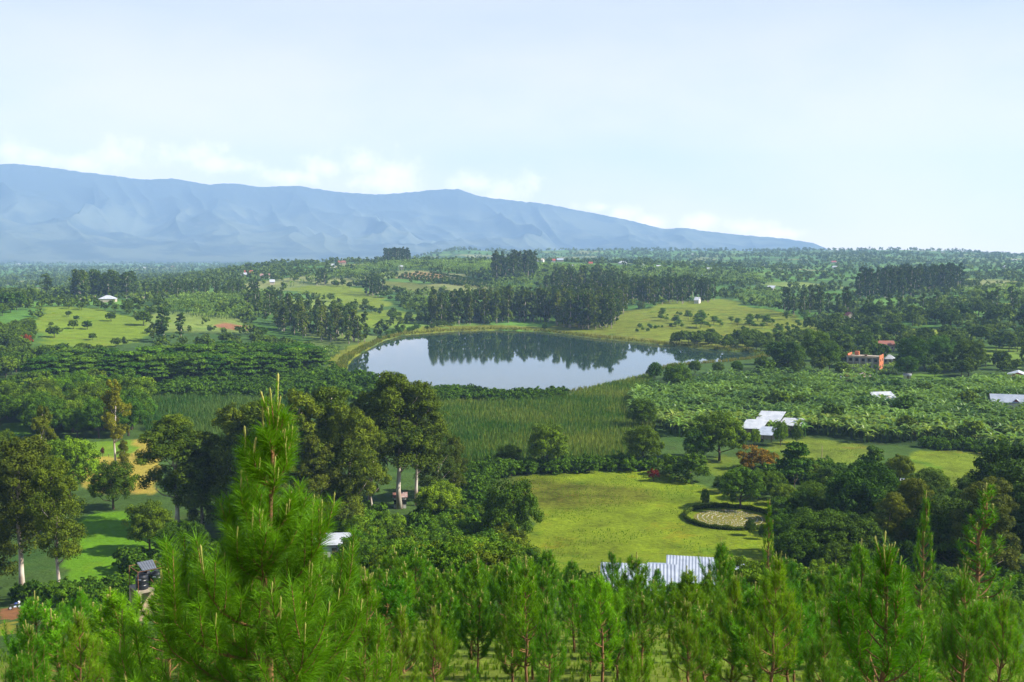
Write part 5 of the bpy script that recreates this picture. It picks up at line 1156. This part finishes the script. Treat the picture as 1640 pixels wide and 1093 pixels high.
# left field houses and hill villages, each a small thing far away
FAR = [(173, 484, 23, 'hip', 'sheet_white', 'plaster', 'white hipped roof behind the left green field'), (228, 478, 12, 'hip', 'sheet_white', 'plaster', 'smaller white hipped roof right of the one behind the left field'),
 (41, 484, 10, 'gable', 'concrete_tan', 'plaster', 'small yellowish house at the far left of the green field'), (340, 456, 12, 'hip', 'sheet_white', 'plaster_white', 'white hipped roof on the plain left of the hill'),
 (398, 440, 12, 'gable', 'tile_red', 'plaster', 'red roofed house on the left foot of the hill'), (391, 444, 8, 'gable', 'sheet_white', 'plaster', 'small white roof beside the red roofed house'),
 (232, 430, 5, 'gable', 'sheet_white', 'plaster', 'tiny white house on the plain far left'), (276, 428.5, 6, 'gable', 'tile_red', 'plaster', 'tiny red house on the plain far left'),
 (532, 429, 10, 'shed', 'sheet_white', 'plaster_white', 'white tilted roof on the left shoulder of the hill'), (548, 423.5, 12, 'gable', 'rust', 'plaster', 'dark roofed house under a round tree on the hill shoulder'),
 (643, 431.5, 8, 'gable', 'sheet_white', 'plaster', 'white roof below the gum clump on the crest'), (436, 456, 7, 'gable', 'sheet_white', 'plaster', 'tiny white roof on the lower left slope of the hill'), (425, 446, 14, 'gable', 'rust_pale', 'plaster', 'brown roofed house on the lower left slope'),
 (675, 419, 10, 'gable', 'rust_pale', 'plaster_white', 'leftmost pale house of the crest village'), (686, 419.5, 9, 'gable', 'sheet_grey', 'plaster_white', 'second pale house of the crest village'),
 (702, 421, 6, 'front', 'plaster', 'plaster_white', 'narrow white house in the crest village'), (713, 419, 12, 'gable', 'concrete_tan', 'plaster', 'yellowish wide house in the crest village'), (741, 418.5, 20, 'gable', 'rust', 'plaster', 'long red brown roof at the right of the crest village'),
 (835, 424, 9, 'hip', 'sheet_white', 'plaster_white', 'white roof inside the dark square wood'), (866, 420, 10, 'gable', 'plaster', 'plaster_white', 'white house right of the dark square wood'), (886, 420.5, 6, 'gable', 'tile_red', 'plaster_white', 'narrow red and white house on the crest'),
 (897, 419.5, 10, 'gable', 'sheet_grey', 'plaster', 'grey roofed house on the crest'), (918, 429, 6, 'gable', 'sheet_white', 'plaster', 'tiny white roof below the crest, left'), (946, 425.5, 6, 'gable', 'tile_red', 'plaster', 'tiny red roof below the crest'),
 (989, 420, 7, 'hip', 'brick', 'plaster', 'orange roof on the crest'), (997, 424, 13, 'hip', 'sheet_white', 'plaster_white', 'white hipped roof in front of the orange roof on the crest'), (1029, 429, 9, 'front', 'sheet_white', 'plaster_white', 'white gable house right of the crest village'),
 (1055, 431, 7, 'gable', 'sheet_white', 'plaster', 'small white roof under the tall crest trees'), (1074, 440, 8, 'gable', 'rust_pale', 'plaster', 'brown roof above the dark belt'), (1131, 444, 14, 'hip', 'sheet_white', 'plaster_white', 'bright white pyramid roof above the dark belt'),
 (1136, 435, 7, 'gable', 'sheet_white', 'plaster', 'small white roof behind the pyramid roof'), (1234, 466, 11, 'shed', 'sheet_white', 'plaster_white', 'white sheet roof at the edge of the wood right of the hill'), (1117, 486, 7, 'gable', 'sheet_white', 'plaster_white', 'small white house on the meadow beyond the lake'),
 (1337, 431, 7, 'gable', 'sheet_white', 'plaster', 'white house on the plain at the right'), (1335, 422, 7, 'gable', 'tile_red', 'plaster', 'faint red house between dark trees on the right plain'), (1510, 406, 4, 'gable', 'sheet_white', 'plaster', 'tiny white house high on the far right hill'),
 (1481, 418, 5, 'gable', 'sheet_white', 'plaster', 'tiny white house low on the far right hill'), (1607, 430, 6, 'gable', 'sheet_white', 'plaster', 'white roof at the right end of the far hill'), (1625, 419, 5, 'gable', 'sheet_white', 'plaster', 'tiny roof near the right edge of the far hill'),
 (1222, 428, 5, 'gable', 'sheet_white', 'plaster', 'tiny white house on the plain right of the crest'), (1110, 409, 4, 'gable', 'sheet_white', 'plaster', 'tiny white house on the distant ridge'), (30, 424, 8, 'gable', 'sheet_white', 'plaster', 'row like pale house at the foot of the mountains'), (80, 423, 9, 'gable', 'plaster', 'plaster_white', 'pale house at the foot of the mountains left')]
for (px, py, wp, kd, rm, wm, lb) in FAR:
    house('house', px, py, wp, 8 + wp * .12, 3.0, 3.0, kd, lb, 'house', M[rm], M[wm], rz=rr.uniform(-.3, .3), ov=.5, group=None, doors=0, wins=0, detail=False)

plant_all()
# ------------------------------------------------------------------ plants that keep clear of the houses
def clear_of(P, extra=0):
    k = np.ones(len(P), bool)
    for x, y, r in HOUSE_CLEAR: k &= np.hypot(P[:, 0] - x, P[:, 1] - y) > r + extra
    return P[k]
def bananas():
    rng = np.random.default_rng(61); P = clear_of(scatter(GROVE, 3.1, rng, .6))
    for pp in (COVER[24][0], COVER[28][0], COVER[29][0]): P = P[~inpoly(P[:, 0], P[:, 1], wpoly(pp))]
    f = fbm(P[:, 0], P[:, 1], 40, 3, 77); P = P[(f > .455) | (rng.random(len(P)) < .25)]
    P = P[np.argsort(np.hypot(P[:, 0], P[:, 1]))]; near, far = P[:280], P[280:]
    for i, p in enumerate(near):
        o = link(bpy.data.objects.new('banana_plant', BM[i % 5])); o.location = p; s = rng.uniform(.8, 1.5); o.scale = (s, s, s); o.rotation_euler = (0, 0, rng.random() * 6.28); o.color = (*jt((1, 1, 1), .15), 1)
        tag(o, 'banana plant on the grove edge, %s' % next(w_ for lim, w_ in ((1060, 'beside the marsh'), (1120, 'behind the rounded bush'), (1180, 'left of the compound'), (1240, 'below the compound'), (1300, 'right of the compound'), (1360, 'above the grassy slope'), (1430, 'right of the grassy slope'), (1490, 'behind the left end of the pasture'), (1540, 'behind the pasture, left of its middle'), (1590, 'behind the pasture, right of its middle'), (9999, 'near the right edge')) if to_px(*p)[0] < lim), 'banana plant', 'banana plants on the near edge of the grove')
    merged(BG, far, rng.uniform(.75, 1.5, len(far)), rng, 'banana_grove', M['banana'], 'dense grove of banana plants covering the right middle ground', 'banana grove')
    small = [banana_geo(np.random.default_rng(300 + i), 5.0, 6, 2) for i in range(4)]
    pts = []
    for pp, sp in (([(250, 500), (280, 478), (430, 470), (440, 484), (420, 512), (330, 512)], 5), ([(460, 585), (500, 566), (560, 560), (540, 572), (500, 590)], 4.5), ([(640, 475), (690, 468), (700, 500), (650, 492)], 6),
                   ([(430, 470), (520, 440), (620, 424), (720, 421), (800, 423), (800, 434), (720, 436), (640, 434), (560, 446), (480, 456)], 7.5), ([(720, 424), (790, 424), (800, 455), (720, 436)], 8), ([(860, 425), (1000, 432), (1200, 440), (1240, 455), (1100, 462), (980, 456), (880, 462), (850, 455)], 8),
                   ([(1370, 505), (1470, 498), (1490, 520), (1390, 520)], 6), ([(1520, 470), (1690, 455), (1690, 485), (1560, 486)], 9), ([(1180, 470), (1250, 470), (1260, 495), (1190, 490)], 7), ([(1440, 570), (1540, 575), (1520, 592), (1440, 590)], 5), ([(1350, 585), (1450, 590), (1440, 606), (1345, 606)], 4.5), ([(800, 436), (860, 452), (850, 475), (780, 466)], 8)):
        pts.append(scatter(pp, sp, rng, .5))
    pts = clear_of(np.concatenate(pts), 1)
    dd = np.hypot(pts[:, 0], pts[:, 1]); print('far bananas', len(pts), 'grove', len(far))
    merged(small, pts, np.interp(dd, [500, 900, 1700], [.95, 1.2, 1.8]) * rng.uniform(.7, 1.2, len(pts)), rng, 'banana_plantation', M['banana'], 'pale green banana plantations spread over the hill beyond the lake', 'plantation', (.72, .85, .7))
bananas()
def reeds():
    rng = np.random.default_rng(5); gs = []
    for i in range(4):
        b = MB(); n = 14
        for k in range(n):
            a = rng.random() * 6.28; r = rng.random() * .6; h = 1.6 + rng.random() * 1.6; p = np.array([math.cos(a) * r, math.sin(a) * r, -.1]); l = np.array([math.cos(a), math.sin(a), 0]) * h * (.1 + .25 * rng.random()); s = np.array([-math.sin(a), math.cos(a), 0]) * .09
            b.add([p - s, p + s, p + l * .5 + s * .8 + [0, 0, h * .7], p + l * .5 - s * .8 + [0, 0, h * .7], p + l + [0, 0, h]], [(0, 1, 2, 3)], [(3, 2, 4)], tint=rng.random())
        gs.append(b)
    P = [scatter([(690, 650), (760, 646), (900, 642), (960, 624), (1030, 606), (1050, 612), (1010, 640), (1010, 672), (1050, 680), (1020, 745), (870, 752), (740, 745), (700, 700)], 1.35, rng, .6)]
    A = merged(gs, P[0], rng.uniform(.7, 1.25, len(P[0])), rng, 'reed_marsh', M['reed'], 'olive brown reed marsh between the lake and the hedge', 'reeds', (1.05, 1.25, .8))
    P2 = scatter([(225, 642), (330, 640), (440, 644), (560, 650), (420, 690), (330, 712), (230, 690)], 1.6, rng, .6)
    merged(gs, P2, rng.uniform(.8, 1.3, len(P2)), rng, 'reed_marsh', M['reed'], 'green reed bed left of the gum stand behind the tan field', 'reeds', (.62, .95, .75))
    # fringe round the water
    c = LAKE.mean(0); Q = []
    for i in range(len(LAKE)):
        a, b_ = LAKE[i - 1], LAKE[i]; L = np.linalg.norm(b_ - a); nn = int(L * 3.4)
        t = rng.random((nn, 1)); q = a + (b_ - a) * t; o = unit(q - c); q = q + o * (rng.random((nn, 1)) * 7 + .2); Q.append(q)
    Q = np.concatenate(Q); s = sdf(Q[:, 0], Q[:, 1], LAKE); Q = Q[(s > -.6)]; Q = np.column_stack([Q, height(Q[:, 0], Q[:, 1])]); Q[:, 2] = np.maximum(Q[:, 2], 0)
    merged(gs, Q, rng.uniform(.35, .75, len(Q)), rng, 'shore_reeds', M['reed'], 'yellow brown fringe of reeds around the lake', 'reeds', (1.0, 1.0, .6))
    # grass tufts on the near slope and in the pastures
    P3 = []
    for k, sp in ((18, 1.0), (26, 1.5), (24, 1.5)):
        q = scatter(COVER[k][0], sp, rng, .6); f = fbm(q[:, 0], q[:, 1], 9, 3, 41); P3.append(q[(f > .52)])
    d = rng.uniform(30, 80, 9000); a = rng.uniform(R(-31), R(31), 9000); x = np.sin(a) * d; y = np.cos(a) * d; P3.append(np.stack([x, y, height(x, y)], 1))
    P3 = np.concatenate(P3); merged(gs, P3, rng.uniform(.05, .16, len(P3)), rng, 'grass_tufts', M['reed'], 'tufts of rough grass in the pastures and between the pines', 'grass', (1.0, 1.5, .5))
    print('reeds', len(P[0]), len(P2), len(Q), len(P3))
reeds()

# ------------------------------------------------------------------ labyrinth: clipped ring hedge and stones
def labyrinth():
    L_, Rr_ = gpt(1101, 836), gpt(1246, 842); c = (L_ + Rr_) / 2; rad = np.linalg.norm((Rr_ - L_)[:2]) / 2 * 1.02
    c = at_dist(1175, 60 / -slope_at(1175, 838)); rng = np.random.default_rng(8)
    b = MB(); n = 20000; a = rng.random(n) * 2 * PI; u = rng.random(n); hh = .95 + .12 * np.sin(a * 9) + .1 * np.sin(a * 23)
    off = (rng.random(n) - .5) * .8; P = np.stack([c[0] + (rad + off) * np.cos(a), c[1] + (rad + off) * np.sin(a), c[2] + hh * (u ** .5)], 1)
    leaf_quads(b, P, np.stack([np.cos(a) * np.sign(off), np.sin(a) * np.sign(off), np.full(n, .6)], 1), .10, rng)
    # woody core so no daylight shows through
    m = 96; V = []; Fq = []
    for i in range(m):
        q = 2 * PI * i / m
        for r_, z_ in ((rad - .28, -.3), (rad - .28, .75), (rad + .28, .75), (rad + .28, -.3)): V.append((c[0] + r_ * math.cos(q), c[1] + r_ * math.sin(q), c[2] + z_))
        j = (i + 1) % m; Fq += [(i * 4 + k, i * 4 + k + 1, j * 4 + k + 1, j * 4 + k) for k in range(3)]
    b.add(V, Fq, tint=.0)
    o = b.build('ring_hedge', M['broad']); o.color = (.8, .8, .7, 1); tag(o, 'low clipped hedge in a ring around the stone labyrinth', 'hedge')
    # ground disc inside
    g = MB(); k = 64; rr0 = rad * .80
    V = [(c[0], c[1], 0)] + [(c[0] + rr0 * math.cos(2 * PI * i / k), c[1] + rr0 * math.sin(2 * PI * i / k), 0) for i in range(k)]; V = np.array(V); V[:, 2] = height(V[:, 0], V[:, 1]) + .03; V[0, 2] += .01
    g.add(V, None, [(0, i + 1, (i + 1) % k + 1) for i in range(k)])
    mt = mat_plain('worn_grass', (.20, .17, .022), (.13, .14, .015), .8, rough=1); o = g.build('labyrinth_ground', mt); tag(o, kind='structure')
    sb = MB(); v = unit(rng.normal(size=(1, 3)));
    V = [(0, 0, .5)] + [(.5 * math.cos(t), .42 * math.sin(t), .28 + .08 * math.sin(3 * t)) for t in np.linspace(0, 2 * PI, 7)[:-1]] + [(.6 * math.cos(t), .5 * math.sin(t), -.1) for t in np.linspace(0, 2 * PI, 7)[:-1]]
    sb.add(V, [(1 + i, 7 + i, 7 + (i + 1) % 6, 1 + (i + 1) % 6) for i in range(6)], [(0, 1 + i, 1 + (i + 1) % 6) for i in range(6)])
    sm = sb.mesh('stone', [M['stone']]); rings = [.16, .27, .39, .50, .61, .72]; cnt = 0; tot = sum(rings)
    for ri, f in enumerate(rings):
        nn = int(270 * f / tot); gap = rng.random() * 6.28
        for i in range(nn):
            q = 2 * PI * i / nn + gap; 
            if i < 2: continue
            x = c[0] + rad * f * math.cos(q) + rng.normal() * .06; y = c[1] + rad * f * math.sin(q) + rng.normal() * .06
            o = link(bpy.data.objects.new('stone', sm)); o.location = (x, y, float(height(x, y)[0]) + .05); s = rng.uniform(.16, .34); o.scale = (s * 1.5, s, s * .7); o.rotation_euler = (0, 0, q + PI / 2 + rng.normal() * .3)
            nm = ('innermost ring', 'second ring from the centre', 'third ring from the centre', 'fourth ring from the centre', 'fifth ring from the centre', 'outermost ring')[ri]
            tag(o, 'pale stone laid on worn grass in the %s of the labyrinth' % nm, 'stone', 'stones laid in the labyrinth rings'); cnt += 1
    return c, rad
labyrinth()

# ------------------------------------------------------------------ water tank stand
def tank_stand():
    px = 222; dist = 92.0; p = at_dist(px, dist); zt = CAMZ + slope_at(px, 940) * dist; H = max(3.0, zt - p[2]); k = dist / F
    face = math.atan2(p[0], p[1]); e = empty('tank_stand', p, -face + .32); tag(e, 'concrete stand with rusty bar frame and small sheet roof, left of the tallest pine', 'tank stand'); W = 46 * k * .92; Dp = 2.4
    b = MB(); b.box((0, 0, H - .1), (W, Dp, .2)); b.build('platform', M['concrete'], e)
    for sx in (-1, 1):
        for sy in (-1, 1):
            b = MB(); b.box((sx * (W / 2 - .14), sy * (Dp / 2 - .14), (H - .2) / 2 - .25), (.30, .30, H - .2 + .5), taper=.9); b.build('pillar', M['concrete_tan'], e)
    b = MB(); b.box((0, Dp / 2 - .32, H * .45), (W - .6, .12, H * .9)); b.build('back_wall', M['concrete_tan'], e)
    b = MB(); b.box((W * .32, -Dp / 2 + .34, H * .5), (W * .3, .12, H - .22)); b.build('front_wall', M['concrete_tan'], e)
    ft = 1.75
    for sx in (-1, 1):
        for sy in (-1, 1):
            b = MB(); b.tube([(sx * (W / 2 - .05), sy * (Dp / 2 - .05), H), (sx * (W / 2 - .05), sy * (Dp / 2 - .05), H + ft)], .03, 5); b.build('frame_bar', M['rust_bar'], e)
    for A, B_ in (((-1, -1), (1, -1)), ((-1, 1), (1, 1)), ((-1, -1), (-1, 1)), ((1, -1), (1, 1))):
        b = MB(); b.tube([(A[0] * (W / 2 - .05), A[1] * (Dp / 2 - .05), H + ft), (B_[0] * (W / 2 - .05), B_[1] * (Dp / 2 - .05), H + ft)], .03, 5); b.build('frame_bar', M['rust_bar'], e)
    b = MB(); b.tube([(-.1, -Dp / 2 + .05, H + .95), (W / 2 - .8, -Dp / 2 + .05, H + .1)], .025, 5); b.build('brace', M['rust_bar'], e)
    b = MB(); quad_slab(b, (-W * .32, -Dp / 2, H + ft + .04), (W * .18, -Dp / 2, H + ft + .04), (W * .38, Dp / 2, H + ft + .12), (-W * .20, Dp / 2, H + ft + .12), .03, ribs=6, ribh=.03); b.build('sheet_roof', M['sheet_dark'], e)
    c, s = math.cos(-face + .32), math.sin(-face + .32)
    for (tx, ty, lb) in ((-W * .25, -.45, 'left front black water tank on the concrete stand'), (W * .28, -.40, 'right front black water tank on the concrete stand'), (-.05, .55, 'rear black water tank between the two front ones')):
        t = empty('water_tank', (p[0] + c * tx - s * ty, p[1] + s * tx + c * ty, p[2] + H)); tag(t, lb, 'water tank', 'black water tanks on the stand')
        b = MB(); prof = [(.02, 0), (.52, 0), (.54, .06), (.54, .38), (.515, .42), (.54, .46), (.54, .82), (.515, .86), (.54, .90), (.52, 1.1), (.38, 1.24), (.24, 1.28)]; sd = 20; V = []; 
        for r_, z_ in prof: V += [(r_ * math.cos(2 * PI * q / sd), r_ * math.sin(2 * PI * q / sd), z_) for q in range(sd)]
        b.add(V, [(i * sd + q, i * sd + (q + 1) % sd, (i + 1) * sd + (q + 1) % sd, (i + 1) * sd + q) for i in range(len(prof) - 1) for q in range(sd)]); b.build('tank_body', M['tank'], t, smooth=False)
        b = MB(); b.tube([(0, 0, 1.26), (0, 0, 1.38)], [.23, .20], 14); b.build('lid', M['tank'], t)
        b = MB(); b.box((0, -.55, .95), (.26, .02, .09)); b.build('label_plate', M['sheet_grey'], t)
tank_stand()

# ------------------------------------------------------------------ cow
def cow():
    p = gpt(1585, 763); face = math.atan2(p[0], p[1]); me = bpy.data.meshes.new('cow')
    Vx = [(0, 0, 1.15), (.45, 0, 1.18), (.85, 0, 1.12), (-.45, 0, 1.15), (-.85, 0, 1.2), (-1.1, 0, 1.15), (-1.4, 0, .85), (-1.68, 0, .55)]
    Ed = [(0, 1), (1, 2), (0, 3), (3, 4), (4, 5), (5, 6), (6, 7)]; Rd = [.40, .40, .33, .40, .34, .24, .17, .10]
    for s in (-1, 1):
        for x0, at_, off in ((-.72, 4, 0), (.78, 2, .1)):
            i = len(Vx); Vx += [(x0, s * .24, .85), (x0 + off * .8, s * .24, .45), (x0 + off * .4, s * .24, .08), (x0 + off * .4 - .05, s * .24, .0)]; Rd += [.15, .085, .06, .07]; Ed += [(at_, i), (i, i + 1), (i + 1, i + 2), (i + 2, i + 3)]
        i = len(Vx); Vx += [(-1.42, s * .16, .98), (-1.40, s * .30, 1.0)]; Rd += [.05, .04]; Ed += [(6, i), (i, i + 1)]
    i = len(Vx); Vx += [(1.12, 0, 1.2), (1.18, 0, .8), (1.17, 0, .45)]; Rd += [.05, .03, .05]; Ed += [(2, i), (i, i + 1), (i + 1, i + 2)]
    me.from_pydata(Vx, Ed, []); me.materials.append(M['hide']); o = link(bpy.data.objects.new('cow', me)); o.location = p; o.rotation_euler = (0, 0, -face + .5)
    md = o.modifiers.new('skin', 'SKIN'); md.branch_smoothing = .5
    for v, r in zip(me.skin_vertices[0].data, Rd): v.radius = (r, r)
    me.skin_vertices[0].data[0].use_root = True
    o.modifiers.new('sub', 'SUBSURF').render_levels = 2; tag(o, 'black and white cow grazing on the right pasture', 'cow')
cow()

# ------------------------------------------------------------------ motorcycle under the left gum trees
def motorcycle():
    p = gpt(24, 976); face = math.atan2(p[0], p[1]); e = empty('motorcycle', p, -face + .25); tag(e, 'small blue and white motorcycle parked on bare earth under the left gum trees', 'motorcycle')
    for x in (-.62, .62):
        b = MB(); q = np.linspace(0, 2 * PI, 17); b.tube([(x + .27 * math.cos(t), 0, .32 + .27 * math.sin(t)) for t in q], .055, 6, cap=False); w_ = b.build('wheel', M['rubber'], e)
        b = MB(); b.tube([(x, -.04, .32), (x, .04, .32)], .16, 10); b.build('hub', M['sheet_grey'], w_)
    b = MB(); b.tube([(-.62, 0, .32), (-.15, 0, .55), (.25, 0, .75), (.5, 0, .9)], [.05, .07, .06, .04], 6); b.tube([(.62, 0, .32), (.45, 0, 1.0)], .04, 6); b.build('frame', M['rubber'], e)
    b = MB(); b.tube([(-.05, 0, .80), (.15, 0, .86), (.38, 0, .84)], [.10, .17, .11], 8); b.build('fuel_tank', M['blue'], e)
    b = MB(); b.tube([(-.7, 0, .80), (-.35, 0, .78), (-.05, 0, .80)], [.08, .12, .09], 8); b.build('seat', M['rubber'], e)
    b = MB(); b.tube([(.52, 0, .72), (.60, 0, .95), (.52, 0, 1.12)], [.12, .20, .12], 8); b.build('fairing', M['white_paint'], e)
    b = MB(); b.tube([(.42, -.35, 1.05), (.45, 0, 1.02), (.42, .35, 1.05)], .02, 5); b.build('handlebar', M['rubber'], e)
    b = MB(); b.tube([(-.2, -.1, .4), (.15, -.1, .4)], [.14, .14], 8); b.build('engine', M['sheet_grey'], e)
motorcycle()

# ------------------------------------------------------------------ fence lines and poles
def post_line(a, b_, n, h, label, wire=True):
    pa, pb = gpt(*a), gpt(*b_); e = empty('fence', pa); tag(e, label, 'fence')
    P = [pa + (pb - pa) * t for t in np.linspace(0, 1, n)]
    for q in P: q[2] = float(height(q[0], q[1])[0])
    for q in P:
        d = q - pa; b = MB(); b.tube([(d[0], d[1], d[2] - .3), (d[0], d[1], d[2] + h)], .07, 5); b.build('post', M['wood'], e)
    b = MB()
    for hh in (.45, .85): b.tube([tuple(q - pa + np.array([0, 0, h * hh])) for q in P], .03, 4, cap=False)
    b.build('rail', M['wood'], e)
post_line((118, 733), (258, 731.5), 16, .9, 'low dark fence dividing the green strip from the tan field')
def pole(px, py, top, label):
    p = gpt(px, py); d = math.hypot(p[0], p[1]); h = CAMZ + slope_at(px, top) * d - p[2]
    b = MB(); b.tube([(0, 0, -.5), (0, 0, h)], [.12, .08], 6); o = b.build('pole', M['concrete_tan']); o.location = p; tag(o, label, 'pole')
pole(1316, 745, 715, 'thin pale pole standing on the grassy slope below the compound')
print('objects', len(bpy.data.objects))
